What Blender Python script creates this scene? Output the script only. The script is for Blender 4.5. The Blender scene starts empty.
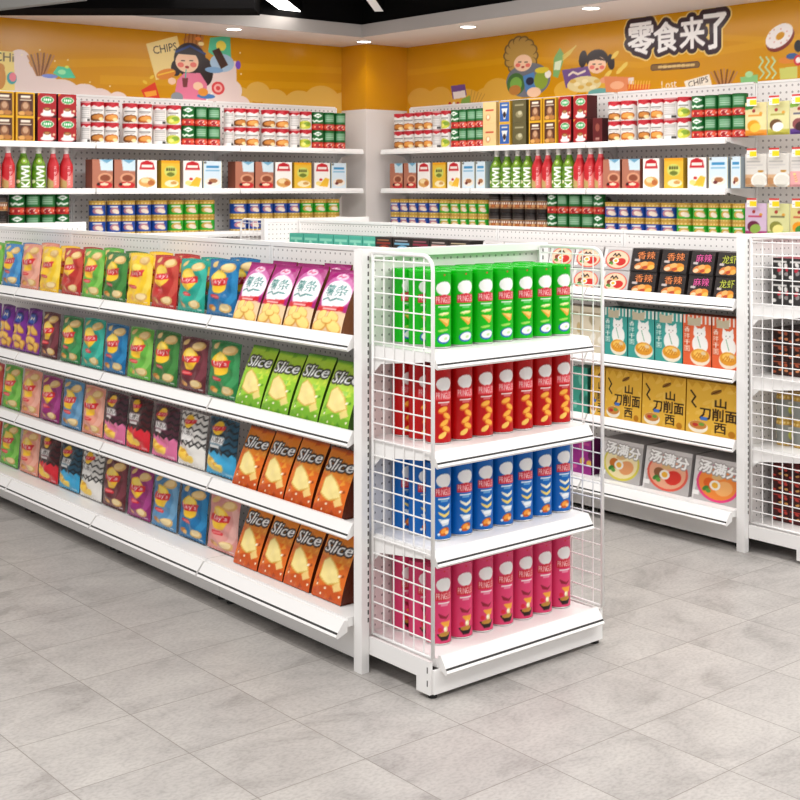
import bpy, math, random
import numpy as np
from mathutils import Vector
random.seed(7)
rng = np.random.RandomState(5)
SC = bpy.context.scene
COL = SC.collection
PI = math.pi

# ------------------------------------------------------------------ camera
FPX, HZ, EYE = 1289.0, 188.0, 1.54            # focal length in px, horizon row, eye height
TH = math.atan2(1945.0 - 400.0, FPX)          # angle between view axis and world X
R2 = (math.sin(TH), -math.cos(TH))
F2 = (math.cos(TH), math.sin(TH))
cam_d = bpy.data.cameras.new('camera')
cam = bpy.data.objects.new('camera', cam_d)
COL.objects.link(cam)
cam.location = (0, 0, EYE)
cam.rotation_euler = (PI / 2, 0, TH - PI / 2)
cam_d.sensor_fit = 'HORIZONTAL'
cam_d.sensor_width = 36.0
cam_d.lens = 36.0 * FPX / 800.0
cam_d.shift_y = -(400.0 - HZ) / 800.0
cam_d.clip_end = 60
SC.camera = cam

# ------------------------------------------------------------------ world, light, exposure
w = bpy.data.worlds.new('world')
SC.world = w
w.use_nodes = True
w.node_tree.nodes['Background'].inputs[0].default_value = (1.0, 0.99, 0.98, 1)
w.node_tree.nodes['Background'].inputs[1].default_value = 0.70


def area(name, loc, sx, sy, power, rot=(0, 0, 0), col=(1, 0.98, 0.96)):
    l = bpy.data.lights.new(name, 'AREA')
    l.shape = 'RECTANGLE'
    l.size, l.size_y, l.energy, l.color = sx, sy, power, col
    o = bpy.data.objects.new(name, l)
    COL.objects.link(o)
    o.location = loc
    o.rotation_euler = rot
    return o


area('ceiling_panel_light', (1.2, 3.2, 2.70), 0.6, 5.0, 80)
area('ceiling_panel_light', (3.9, 4.4, 2.70), 0.5, 5.0, 62)
area('ceiling_panel_light', (4.6, 1.2, 2.70), 4.0, 0.6, 70)
area('ceiling_panel_light', (5.75, 4.4, 2.64), 0.4, 5.0, 26)
area('ceiling_panel_light', (3.0, 7.2, 2.64), 5.0, 0.4, 30)
# two fill lights added without fixtures, to brighten the wall shelves
area('left_wall_fill', (3.6, 5.0, 2.74), 3.0, 0.4, 20, (math.radians(66), 0, 0))
area('right_wall_fill', (4.1, 4.9, 2.74), 3.0, 0.4, 7, (math.radians(64), 0, math.radians(-75)))
vs = SC.view_settings
vs.view_transform = 'Standard'
vs.look = 'None'
vs.gamma = 1.0
vs.use_curve_mapping = False
vs.exposure = 0.0
SC.cycles.max_bounces = 6


# ------------------------------------------------------------------ pixel helpers (ground-plan survey)
def _ray(px, py):
    a = (px - 400.0) / FPX
    return (R2[0] * a + F2[0], R2[1] * a + F2[1], (HZ - py) / FPX)


def y_at(px, X):            # where the sight line through column px meets the plane x = X
    d = _ray(px, 0)
    return d[1] * X / d[0]


def x_at(px, Y):
    d = _ray(px, 0)
    return d[0] * Y / d[1]


def z_at_x(px, py, X):
    d = _ray(px, py)
    return EYE + d[2] * X / d[0]


def z_at_y(px, py, Y):
    d = _ray(px, py)
    return EYE + d[2] * Y / d[1]


def on_z(px, py, Z):
    d = _ray(px, py)
    t = (Z - EYE) / d[2]
    return (d[0] * t, d[1] * t, Z)


# ------------------------------------------------------------------ colour helpers
def hx(s):
    s = s.lstrip('#')
    return tuple(int(s[i:i + 2], 16) / 255.0 for i in (0, 2, 4))


def lin(c):
    return tuple((v / 12.92 if v <= 0.04045 else ((v + 0.055) / 1.055) ** 2.4) for v in c[:3])


def lin_np(a):
    return np.where(a <= 0.04045, a / 12.92, ((a + 0.055) / 1.055) ** 2.4)


# ------------------------------------------------------------------ materials
def new_mat(name):
    m = bpy.data.materials.new(name)
    m.use_nodes = True
    return m, m.node_tree, m.node_tree.nodes['Principled BSDF']


def paint(name, hexcol, rough=0.4, spec=0.5, metal=0.0, noise=0.0):
    m, nt, b = new_mat(name)
    c = lin(hx(hexcol))
    b.inputs['Base Color'].default_value = (*c, 1)
    b.inputs['Roughness'].default_value = rough
    b.inputs['Specular IOR Level'].default_value = spec
    b.inputs['Metallic'].default_value = metal
    if noise:
        n = nt.nodes.new('ShaderNodeTexNoise')
        n.inputs['Scale'].default_value = 60
        mx = nt.nodes.new('ShaderNodeMapRange')
        mx.inputs['To Min'].default_value = rough - noise
        mx.inputs['To Max'].default_value = rough + noise
        nt.links.new(n.outputs['Fac'], mx.inputs['Value'])
        nt.links.new(mx.outputs['Result'], b.inputs['Roughness'])
    return m


def printed(name, rough, spec=0.5, bump=0.0, scale=40, coat=0.0):
    m, nt, b = new_mat(name)
    a = nt.nodes.new('ShaderNodeAttribute')
    a.attribute_name = 'print'
    nt.links.new(a.outputs['Color'], b.inputs['Base Color'])
    b.inputs['Roughness'].default_value = rough
    b.inputs['Specular IOR Level'].default_value = spec
    b.inputs['Coat Weight'].default_value = coat
    b.inputs['Coat Roughness'].default_value = 0.08
    if bump:
        tc = nt.nodes.new('ShaderNodeTexCoord')
        n = nt.nodes.new('ShaderNodeTexNoise')
        n.inputs['Scale'].default_value = scale
        n.inputs['Detail'].default_value = 3
        bp = nt.nodes.new('ShaderNodeBump')
        bp.inputs['Strength'].default_value = bump
        bp.inputs['Distance'].default_value = 0.01
        nt.links.new(tc.outputs['Object'], n.inputs['Vector'])
        nt.links.new(n.outputs['Fac'], bp.inputs['Height'])
        nt.links.new(bp.outputs['Normal'], b.inputs['Normal'])
    return m


def emit(name, hexcol, strength):
    m, nt, b = new_mat(name)
    c = lin(hx(hexcol))
    b.inputs['Base Color'].default_value = (*c, 1)
    b.inputs['Emission Color'].default_value = (*c, 1)
    b.inputs['Emission Strength'].default_value = strength
    return m


def peg_material(name, hexcol, pitch=0.03, rad=0.0045, hole='#a39f9d'):
    """painted pegboard: round holes on a square pitch, from object coordinates"""
    m, nt, b = new_mat(name)
    N, L = nt.nodes.new, nt.links.new
    tc = N('ShaderNodeTexCoord')
    sep = N('ShaderNodeSeparateXYZ')
    L(tc.outputs['Object'], sep.inputs[0])

    def cell(sock):
        a = N('ShaderNodeMath'); a.operation = 'DIVIDE'; a.inputs[1].default_value = pitch
        L(sock, a.inputs[0])
        f = N('ShaderNodeMath'); f.operation = 'FRACT'; L(a.outputs[0], f.inputs[0])
        s = N('ShaderNodeMath'); s.operation = 'SUBTRACT'; s.inputs[1].default_value = 0.5
        L(f.outputs[0], s.inputs[0])
        p = N('ShaderNodeMath'); p.operation = 'MULTIPLY'
        L(s.outputs[0], p.inputs[0]); L(s.outputs[0], p.inputs[1])
        return p.outputs[0]
    ad = N('ShaderNodeMath'); ad.operation = 'ADD'
    L(cell(sep.outputs['X']), ad.inputs[0]); L(cell(sep.outputs['Z']), ad.inputs[1])
    lt = N('ShaderNodeMath'); lt.operation = 'LESS_THAN'; lt.inputs[1].default_value = (rad / pitch) ** 2
    L(ad.outputs[0], lt.inputs[0])
    mx = N('ShaderNodeMix'); mx.data_type = 'RGBA'
    mx.inputs[6].default_value = (*lin(hx(hexcol)), 1)
    mx.inputs[7].default_value = (*lin(hx(hole)), 1)
    L(lt.outputs[0], mx.inputs[0])
    L(mx.outputs[2], b.inputs['Base Color'])
    b.inputs['Roughness'].default_value = 0.45
    return m


def floor_material():
    m, nt, b = new_mat('stone_floor_tile')
    N, L = nt.nodes.new, nt.links.new
    tc = N('ShaderNodeTexCoord')
    mp = N('ShaderNodeMapping')
    mp.inputs['Location'].default_value = (-0.072, -0.05, 0)
    L(tc.outputs['Object'], mp.inputs[0])
    br = N('ShaderNodeTexBrick')
    br.offset = 0.0
    br.inputs['Scale'].default_value = 1.0
    br.inputs['Brick Width'].default_value = 0.3475
    br.inputs['Row Height'].default_value = 0.335
    br.inputs['Mortar Size'].default_value = 0.0020
    br.inputs['Mortar Smooth'].default_value = 0.4
    br.inputs['Color1'].default_value = (0.42, 0.42, 0.42, 1)
    br.inputs['Color2'].default_value = (0.58, 0.58, 0.58, 1)
    L(mp.outputs[0], br.inputs['Vector'])
    # cloudy marbling stretched along each tile
    m2 = N('ShaderNodeMapping')
    m2.inputs['Scale'].default_value = (1.0, 1.5, 1)
    L(tc.outputs['Object'], m2.inputs[0])
    ofs = N('ShaderNodeVectorMath'); ofs.operation = 'MULTIPLY_ADD'
    ofs.inputs[1].default_value = (9, 5, 0)
    L(br.outputs['Color'], ofs.inputs[0]); L(m2.outputs[0], ofs.inputs[2])
    n1 = N('ShaderNodeTexNoise'); n1.inputs['Scale'].default_value = 3.2; n1.inputs['Detail'].default_value = 9
    n1.inputs['Roughness'].default_value = 0.68; n1.inputs['Distortion'].default_value = 0.6
    L(ofs.outputs[0], n1.inputs['Vector'])
    n2 = N('ShaderNodeTexNoise'); n2.inputs['Scale'].default_value = 70; n2.inputs['Detail'].default_value = 4
    L(ofs.outputs[0], n2.inputs['Vector'])
    r1 = N('ShaderNodeValToRGB')
    e = r1.color_ramp.elements
    e[0].position = 0.34; e[0].color = (*lin(hx('#9b9692')), 1)
    e[1].position = 0.62; e[1].color = (*lin(hx('#bab5b0')), 1)
    k = r1.color_ramp.elements.new(0.46); k.color = (*lin(hx('#aea9a5')), 1)
    L(n1.outputs['Fac'], r1.inputs[0])
    r2 = N('ShaderNodeValToRGB')
    r2.color_ramp.elements[0].position = 0.36; r2.color_ramp.elements[0].color = (0.80, 0.795, 0.79, 1)
    r2.color_ramp.elements[1].position = 0.56; r2.color_ramp.elements[1].color = (1, 1, 1, 1)
    L(n2.outputs['Fac'], r2.inputs[0])
    mu = N('ShaderNodeMix'); mu.data_type = 'RGBA'; mu.blend_type = 'MULTIPLY'; mu.inputs[0].default_value = 0.8
    L(r1.outputs[0], mu.inputs[6]); L(r2.outputs[0], mu.inputs[7])
    mo = N('ShaderNodeMix'); mo.data_type = 'RGBA'
    mo.inputs[7].default_value = (*lin(hx('#857f79')), 1)
    L(br.outputs['Fac'], mo.inputs[0]); L(mu.outputs[2], mo.inputs[6])
    L(mo.outputs[2], b.inputs['Base Color'])
    b.inputs['Roughness'].default_value = 0.38
    b.inputs['Specular IOR Level'].default_value = 0.45
    bp = N('ShaderNodeBump'); bp.inputs['Strength'].default_value = 0.05
    L(n2.outputs['Fac'], bp.inputs['Height']); L(bp.outputs[0], b.inputs['Normal'])
    return m


M_WHITE = paint('white_powder_coat', '#f1efed', 0.38, 0.5, noise=0.05)
M_WALL = paint('white_wall_paint', '#e3dbd6', 0.7, 0.3)
M_CEIL = paint('black_ceiling_paint', '#0b0a0a', 0.9, 0.1)
M_MATTBLACK = paint('matt_black_paint', '#0a0909', 1.0, 0.03)
M_DARK = paint('dark_rail_groove', '#2e2c2b', 0.6)
M_SLOT = paint('dark_slot', '#3c3938', 0.8)
M_FOOT = paint('black_rubber', '#161514', 0.6)
M_SOFFIT = paint('soffit_paint', '#e9dfd8', 0.7, 0.3)
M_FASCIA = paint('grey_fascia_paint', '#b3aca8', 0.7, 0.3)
M_GREYBEAM = paint('grey_beam_paint', '#7f7d79', 0.7, 0.3)
M_PEG = peg_material('white_pegboard', '#efebe8', 0.03, 0.004)
M_PEGW = peg_material('wall_pegboard', '#ebe7e5', 0.04, 0.007, '#a5a09f')
M_FILM = printed('glossy_film', 0.30, 0.36, 0.35, 38)
M_CARD = printed('printed_card', 0.45, 0.3)
M_TIN = printed('printed_tin', 0.36, 0.32)
M_MURAL = printed('glossy_mural', 0.20, 0.30)
M_LAMP = emit('lamp_glow', '#fff8ee', 9.0)
M_LAMPDIM = emit('dim_lamp_glow', '#c9c6c2', 0.45)
M_STEEL = paint('hook_steel', '#c9c7c5', 0.3, 0.5, 0.7)
M_YELLOW = paint('column_yellow_paint', '#cf8d06', 0.22, 0.5)


# ------------------------------------------------------------------ object helpers
def mesh_obj(name, verts, faces, mats, parent=None, midx=None, smooth=False, cols=None):
    me = bpy.data.meshes.new(name)
    me.from_pydata([tuple(v) for v in verts], [], faces)
    for m in (mats if isinstance(mats, (list, tuple)) else [mats]):
        me.materials.append(m)
    if midx is not None:
        me.polygons.foreach_set('material_index', midx)
    if smooth:
        me.polygons.foreach_set('use_smooth', [True] * len(me.polygons))
    if cols is not None:
        at = me.color_attributes.new('print', 'FLOAT_COLOR', 'POINT')
        c = np.ones((len(verts), 4), np.float32)
        c[:, :3] = cols
        at.data.foreach_set('color', c.ravel())
    me.update()
    o = bpy.data.objects.new(name, me)
    COL.objects.link(o)
    if parent is not None:
        o.parent = parent
    return o


class MB:
    """collects simple solids into one mesh"""

    def __init__(s):
        s.v, s.f, s.m = [], [], []

    def box(s, x0, x1, y0, y1, z0, z1, mi=0):
        b = len(s.v)
        s.v += [(x, y, z) for z in (z0, z1) for y in (y0, y1) for x in (x0, x1)]
        for q in ((0, 2, 3, 1), (4, 5, 7, 6), (0, 1, 5, 4), (2, 6, 7, 3), (0, 4, 6, 2), (1, 3, 7, 5)):
            s.f.append(tuple(b + i for i in q)); s.m.append(mi)
        return s

    def prism(s, prof, a0, a1, axis, mi=0, groove=None):
        """prof: (p, z) pairs, closed; extruded from a0 to a1 along axis 'x' or 'y'; groove = edge index given material 1"""
        b = len(s.v); n = len(prof)
        for a in (a0, a1):
            for p, z in prof:
                s.v.append((a, p, z) if axis == 'x' else (p, a, z))
        for i in range(n):
            j = (i + 1) % n
            s.f.append((b + i, b + j, b + n + j, b + n + i))
            s.m.append(1 if groove is not None and i == groove else mi)
        s.f.append(tuple(b + i for i in range(n))[::-1]); s.m.append(mi)
        s.f.append(tuple(b + n + i for i in range(n))); s.m.append(mi)
        return s

    def tube(s, pts, r, n=6, mi=0):
        pts = [Vector(p) for p in pts]
        b = len(s.v)
        for i, p in enumerate(pts):
            t = (pts[min(i + 1, len(pts) - 1)] - pts[max(i - 1, 0)]).normalized()
            u = t.cross(Vector((0.31, 0.77, 0.55))).normalized()
            v = t.cross(u)
            for k in range(n):
                a = 2 * PI * k / n
                s.v.append(tuple(p + (u * math.cos(a) + v * math.sin(a)) * r))
        for i in range(len(pts) - 1):
            for k in range(n):
                k2 = (k + 1) % n
                s.f.append((b + i * n + k, b + i * n + k2, b + (i + 1) * n + k2, b + (i + 1) * n + k)); s.m.append(mi)
        s.f.append(tuple(b + k for k in range(n))[::-1]); s.m.append(mi)
        e = b + (len(pts) - 1) * n
        s.f.append(tuple(e + k for k in range(n))); s.m.append(mi)
        return s

    def lathe(s, prof, n=24, c=(0, 0, 0), mi=0):
        b = len(s.v)
        for r, z in prof:
            for k in range(n):
                a = 2 * PI * k / n
                s.v.append((c[0] + r * math.cos(a), c[1] + r * math.sin(a), c[2] + z))
        for i in range(len(prof) - 1):
            for k in range(n):
                k2 = (k + 1) % n
                s.f.append((b + i * n + k, b + i * n + k2, b + (i + 1) * n + k2, b + (i + 1) * n + k)); s.m.append(mi)
        s.f.append(tuple(b + k for k in range(n))[::-1]); s.m.append(mi)
        e = b + (len(prof) - 1) * n
        s.f.append(tuple(e + k for k in range(n))); s.m.append(mi)
        return s

    def build(s, name, mats, parent=None, loc=None, smooth=False):
        o = mesh_obj(name, s.v, s.f, mats, parent, s.m, smooth)
        bm_fix(o)
        if loc:
            o.location = loc
        return o


def bm_fix(o):
    import bmesh
    bm = bmesh.new(); bm.from_mesh(o.data)
    bmesh.ops.recalc_face_normals(bm, faces=bm.faces)
    bm.to_mesh(o.data); bm.free()


def bevel(o, wdt=0.002, seg=1):
    md = o.modifiers.new('bevel', 'BEVEL')
    md.width = wdt; md.segments = seg; md.limit_method = 'ANGLE'
    return o


def empty(name, loc=(0, 0, 0), rz=0):
    o = bpy.data.objects.new(name, None)
    COL.objects.link(o)
    o.empty_display_size = 0.05
    o.location = loc
    o.rotation_euler = (0, 0, rz)
    return o


def tag(o, label, cat, group=None):
    o['label'] = label
    o['category'] = cat
    if group:
        o['group'] = group
    return o


def struct(o):
    o['kind'] = 'structure'
    return o


ORD = ('first second third fourth fifth sixth seventh eighth ninth tenth eleventh twelfth thirteenth fourteenth '
       'fifteenth sixteenth seventeenth eighteenth nineteenth twentieth').split() + ['twenty-' + k for k in
      'first second third fourth fifth sixth seventh eighth ninth'.split()] + ['thirtieth'] + ['thirty-' + k for k in
      'first second third fourth fifth sixth seventh eighth ninth'.split()]


class Proto:
    """first call hands out the built thing itself, later calls a copy of it and of each part"""

    def __init__(s, build):
        s.build, s.src = build, None

    def place(s, loc, rz, label, cat, group, tilt=0.0, scale=None):
        if s.src is None:
            o = s.build(); s.src = o
        else:
            o = s.src.copy(); COL.objects.link(o)
            for ch in s.src.children:
                c = ch.copy(); COL.objects.link(c); c.parent = o
                c.matrix_parent_inverse = ch.matrix_parent_inverse.copy()
        o.location = loc
        o.rotation_euler = (tilt, 0, rz)
        if scale:
            o.scale = scale
        else:
            o.scale = (1, 1, 1)
        tag(o, label, cat, group)
        return o


# ------------------------------------------------------------------ printed artwork: a small painter on a numpy sheet
_glyphs = {}


def glyph_tris(s, bold=0.0):
    key = (s, bold)
    if key not in _glyphs:
        c = bpy.data.curves.new('lettering', 'FONT')
        c.body = s
        c.size = 1.0
        c.offset = bold
        c.resolution_u = 2
        o = bpy.data.objects.new('lettering', c)
        COL.objects.link(o)
        dg = bpy.context.evaluated_depsgraph_get()
        me = o.evaluated_get(dg).to_mesh()
        me.calc_loop_triangles()
        v = np.array([p.co[:2] for p in me.vertices]).reshape(-1, 2)
        t = np.array([q.vertices[:] for q in me.loop_triangles]).reshape(-1, 3)
        o.evaluated_get(dg).to_mesh_clear()
        bpy.data.objects.remove(o)
        bpy.data.curves.remove(c)
        _glyphs[key] = (v, t)
    return _glyphs[key]


class Art:
    """sheet with u to the right 0..asp and v up 0..1 (unit = sheet height)"""
    SS = 2

    def __init__(s, nx, ny, asp, base):
        s.nx, s.ny, s.asp = nx, ny, asp
        s.W, s.H = nx * s.SS, ny * s.SS
        s.a = np.zeros((s.H, s.W, 3))
        s.a[:] = hx(base)
        s.U, s.V = np.meshgrid((np.arange(s.W) + 0.5) / s.W * asp, (np.arange(s.H) + 0.5) / s.H)

    def put(s, mask, col, al=1.0):
        c = np.array(hx(col))
        k = mask.astype(float)[..., None] * al
        s.a = s.a * (1 - k) + c * k
        return s

    def rect(s, u0, v0, u1, v1, col, al=1.0):
        return s.put((s.U >= u0) & (s.U <= u1) & (s.V >= v0) & (s.V <= v1), col, al)

    def ell(s, cu, cv, ru, rv, col, rot=0.0, al=1.0):
        c, n = math.cos(rot), math.sin(rot)
        x = (s.U - cu) * c + (s.V - cv) * n
        y = -(s.U - cu) * n + (s.V - cv) * c
        return s.put((x / ru) ** 2 + (y / rv) ** 2 <= 1, col, al)

    def _poly_mask(s, pts):
        m = np.zeros(s.U.shape, bool)
        n = len(pts)
        for i in range(n):
            (x0, y0), (x1, y1) = pts[i], pts[(i + 1) % n]
            if y0 == y1:
                continue
            cr = ((y0 > s.V) != (y1 > s.V)) & (s.U < (x1 - x0) * (s.V - y0) / (y1 - y0) + x0)
            m ^= cr
        return m

    def poly(s, pts, col, al=1.0):
        return s.put(s._poly_mask(pts), col, al)

    def line(s, pts, wd, col, al=1.0):
        m = np.zeros(s.U.shape, bool)
        for (x0, y0), (x1, y1) in zip(pts[:-1], pts[1:]):
            dx, dy = x1 - x0, y1 - y0
            L = max(dx * dx + dy * dy, 1e-12)
            t = np.clip(((s.U - x0) * dx + (s.V - y0) * dy) / L, 0, 1)
            m |= ((s.U - x0 - t * dx) ** 2 + (s.V - y0 - t * dy) ** 2) <= (wd / 2) ** 2
        return s.put(m, col, al)

    def text(s, st, cu, cv, h, col, rot=0.0, shear=0.0, wid=None, bold=0.02, out=None, outw=0.06, vert=False):
        v, t = glyph_tris(st, 0.0)
        x0, x1 = v[:, 0].min(), v[:, 0].max()
        y0, y1 = v[:, 1].min(), v[:, 1].max()
        mid = np.array([(x0 + x1) / 2, (y0 + y1) / 2])
        ky = h / (y1 - y0)
        kx = (wid / (x1 - x0)) if wid else ky
        passes = ([(outw, out)] if out else []) + [(bold, col)]
        for bd, cl in passes:
            p = (v - mid)
            p = np.stack([(p[:, 0] * kx + shear * p[:, 1] * ky), p[:, 1] * ky], 1)
            c, n = math.cos(rot), math.sin(rot)
            p = np.stack([p[:, 0] * c - p[:, 1] * n + cu, p[:, 0] * n + p[:, 1] * c + cv], 1)
            s.put(s._grow(s._tris(p, t), bd * h), cl)
        return s

    def _grow(s, m, r):
        """thicken a mask by r sheet units"""
        rx, ry = r / s.asp * s.W, r * s.H
        if max(rx, ry) < 0.5:
            return m
        out = m.copy()
        jj, ii = np.nonzero(m)
        if len(jj) == 0:
            return m
        for dj in range(-int(ry), int(ry) + 1):
            for di in range(-int(rx), int(rx) + 1):
                if (di / max(rx, .5)) ** 2 + (dj / max(ry, .5)) ** 2 <= 1.01:
                    out[np.clip(jj + dj, 0, s.H - 1), np.clip(ii + di, 0, s.W - 1)] = True
        return out

    def _tris(s, p, t):
        m = np.zeros(s.U.shape, bool)
        X = p[:, 0] / s.asp * s.W - 0.5
        Y = p[:, 1] * s.H - 0.5
        for a, b, c in t:
            x0, x1 = min(X[a], X[b], X[c]), max(X[a], X[b], X[c])
            y0, y1 = min(Y[a], Y[b], Y[c]), max(Y[a], Y[b], Y[c])
            i0, i1 = max(int(math.floor(x0)), 0), min(int(math.ceil(x1)) + 1, s.W)
            j0, j1 = max(int(math.floor(y0)), 0), min(int(math.ceil(y1)) + 1, s.H)
            if i0 >= i1 or j0 >= j1:
                continue
            gx, gy = np.meshgrid(np.arange(i0, i1), np.arange(j0, j1))

            def e(q, r):
                return (X[r] - X[q]) * (gy - Y[q]) - (Y[r] - Y[q]) * (gx - X[q])
            e1, e2, e3 = e(a, b), e(b, c), e(c, a)
            m[j0:j1, i0:i1] |= ((e1 >= 0) & (e2 >= 0) & (e3 >= 0)) | ((e1 <= 0) & (e2 <= 0) & (e3 <= 0))
        return m

    def colours(s):
        """ny x nx linear colours, row 0 at the bottom"""
        k = s.SS
        a = s.a.reshape(s.ny, k, s.nx, k, 3).mean((1, 3))
        return lin_np(a)


def grid_faces(nx, ny, b=0, wrap=False):
    f = []
    for j in range(ny - 1):
        for i in range(nx if wrap else nx - 1):
            i2 = (i + 1) % nx
            f.append((b + j * nx + i, b + j * nx + i2, b + (j + 1) * nx + i2, b + (j + 1) * nx + i))
    return f


# ------------------------------------------------------------------ product shapes (front faces local -Y, base at z = 0)
def pillow_bag(name, wd, ht, tk, art, back, seed=0):
    """crisp bag: two bulging film faces with flat crimped seals top and bottom"""
    nx, ny = art.nx, art.ny
    r = np.random.RandomState(seed)
    ph = r.rand(6) * 6.28
    u = np.linspace(0, 1, nx)[None, :].repeat(ny, 0)
    v = np.linspace(0, 1, ny)[:, None].repeat(nx, 1)
    seal = np.clip((np.minimum(v, 1 - v) - 0.035) / 0.16, 0, 1) ** 0.55
    across = np.clip(np.sin(PI * u), 0, 1) ** 0.55
    half = tk / 2 * seal * across
    wr = 0.0035 * (np.sin(9 * u + 14 * v + ph[0]) + np.sin(-13 * u + 8 * v + ph[1]) + np.sin(21 * v + ph[2] + 3 * u)) * seal * across
    crimp = 0.0012 * np.sin(u * 60) * (np.minimum(v, 1 - v) < 0.035)
    pinch = 1 - 0.055 * np.sin(PI * v) ** 0.7 + 0.012 * np.sin(9 * v + ph[3])
    x = (u - 0.5) * wd * pinch
    z = v * ht + 0.004 * np.sin(PI * u) * np.where(v > 0.5, 1, 0) * v
    yf = -half + wr + crimp
    yb = half * 0.85 + wr * 0.4 + crimp
    V = np.concatenate([np.stack([x, yf, z], -1).reshape(-1, 3), np.stack([x, yb, z], -1).reshape(-1, 3)])
    cf = art.colours().reshape(-1, 3)
    C = np.concatenate([cf, np.tile(lin(hx(back)), (nx * ny, 1))])
    F = grid_faces(nx, ny) + [q[::-1] for q in grid_faces(nx, ny, nx * ny)]
    return mesh_obj(name, V, F, M_FILM, smooth=True, cols=C)


def gusset_bag(name, wd, ht, tk, art, side, seed=0):
    """stand-up bag: deep flat bottom, dark folded sides, thin crimped top"""
    nx, ny = art.nx, art.ny
    r = np.random.RandomState(seed)
    ph = r.rand(6) * 6.28
    u = np.linspace(0, 1, nx)[None, :].repeat(ny, 0)
    v = np.linspace(0, 1, ny)[:, None].repeat(nx, 1)
    dep = tk * (1 - np.clip(v, 0, 0.97) ** 1.3 * 0.97)
    bul = 0.012 * np.sin(PI * u) * np.sin(PI * np.clip(v, 0, 1)) ** 0.7
    wr = 0.0022 * (np.sin(8 * u + 12 * v + ph[0]) + np.sin(-11 * u + 17 * v + ph[1])) * np.sin(PI * v) * np.sin(PI * u)
    yf = tk / 2 - dep - bul + wr
    x = (u - 0.5) * wd * (1 - 0.03 * np.sin(PI * v))
    z = v * ht
    V = [np.stack([x, yf, z], -1).reshape(-1, 3)]
    C = [art.colours().reshape(-1, 3)]
    F = grid_faces(nx, ny)
    b = nx * ny
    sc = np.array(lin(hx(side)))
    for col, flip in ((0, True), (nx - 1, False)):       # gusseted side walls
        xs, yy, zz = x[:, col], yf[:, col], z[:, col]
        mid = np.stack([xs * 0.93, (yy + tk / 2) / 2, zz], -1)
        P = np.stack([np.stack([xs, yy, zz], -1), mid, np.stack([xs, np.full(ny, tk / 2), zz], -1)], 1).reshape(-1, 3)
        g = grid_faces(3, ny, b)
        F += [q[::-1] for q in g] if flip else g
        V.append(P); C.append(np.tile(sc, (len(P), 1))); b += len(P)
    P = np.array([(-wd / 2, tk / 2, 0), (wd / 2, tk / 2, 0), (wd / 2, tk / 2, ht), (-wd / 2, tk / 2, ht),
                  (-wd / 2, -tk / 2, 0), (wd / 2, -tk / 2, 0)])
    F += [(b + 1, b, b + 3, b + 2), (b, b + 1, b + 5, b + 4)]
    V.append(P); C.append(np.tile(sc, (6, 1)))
    return mesh_obj(name, np.concatenate(V), F, M_FILM, smooth=True, cols=np.concatenate(C))


def art_box(name, wd, dp, ht, front, side='#888888', top=None, sideart=None, mat=None, lean=0.0):
    """carton with artwork on its front (and left side); lean pushes the top back"""
    V, C, F, b = [], [], [], 0

    def panel(fn, art):
        nonlocal b
        nx, ny = art.nx, art.ny
        u, v = np.meshgrid(np.linspace(0, 1, nx), np.linspace(0, 1, ny))
        V.append(np.stack(fn(u, v), -1).reshape(-1, 3)); C.append(art.colours().reshape(-1, 3))
        F.extend(grid_faces(nx, ny, b)); b += nx * ny

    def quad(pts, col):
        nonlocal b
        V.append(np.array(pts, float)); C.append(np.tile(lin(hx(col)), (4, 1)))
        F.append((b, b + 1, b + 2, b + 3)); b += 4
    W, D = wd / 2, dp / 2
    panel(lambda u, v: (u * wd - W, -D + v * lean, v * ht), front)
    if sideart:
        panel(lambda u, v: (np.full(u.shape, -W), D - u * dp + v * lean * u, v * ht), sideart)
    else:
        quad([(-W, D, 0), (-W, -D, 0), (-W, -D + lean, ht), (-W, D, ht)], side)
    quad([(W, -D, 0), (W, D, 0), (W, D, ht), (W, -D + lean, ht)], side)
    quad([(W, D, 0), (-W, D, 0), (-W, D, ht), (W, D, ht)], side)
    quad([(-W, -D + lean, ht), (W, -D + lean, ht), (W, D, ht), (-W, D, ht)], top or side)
    quad([(-W, D, 0), (W, D, 0), (W, -D, 0), (-W, -D, 0)], side)
    return mesh_obj(name, np.concatenate(V), F, mat or M_CARD, cols=np.concatenate(C))


def art_lathe(name, rad_fn, ht, art, square=0.0, parent=None, mat=None, z0=0.0, cap=True):
    """turned body with artwork all round; u = 0.5 of the sheet faces local -Y; square > 0 gives a rounded-square section"""
    nx, ny = art.nx, art.ny
    th = (np.arange(nx) + 0.5) / nx * 2 * PI + PI / 2         # -Y (3pi/2) at the middle of the sheet
    v = np.linspace(0, 1, ny)
    rr = np.array([rad_fn(t) for t in v])
    den = (np.abs(np.cos(th)) ** (2 + square) + np.abs(np.sin(th)) ** (2 + square)) ** (1 / (2 + square))
    cx, cy = np.cos(th) / den, np.sin(th) / den
    V = np.stack([rr[:, None] * cx[None], rr[:, None] * cy[None], (z0 + v * ht)[:, None].repeat(nx, 1)], -1).reshape(-1, 3)
    C = art.colours().reshape(-1, 3)
    F = grid_faces(nx, ny, 0, True)
    n = nx * ny
    if cap:
        V = np.concatenate([V, [(0, 0, z0), (0, 0, z0 + ht)]])
        C = np.concatenate([C, C[:1], C[-1:]])
        F += [(n, (i + 1) % nx, i) for i in range(nx)]
        F += [(n + 1, (ny - 1) * nx + i, (ny - 1) * nx + (i + 1) % nx) for i in range(nx)]
    o = mesh_obj(name, V, F, mat or M_TIN, parent, cols=C)
    sm = [True] * (len(F) - (2 * nx if cap else 0)) + [False] * (2 * nx if cap else 0)
    o.data.polygons.foreach_set('use_smooth', sm)
    return o

# ================================================================== the room
WY, WX = 8.13, 6.60            # planes of the two back walls
SOF, FAS = 2.655, 2.747        # soffit underside, top of its fascia


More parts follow.
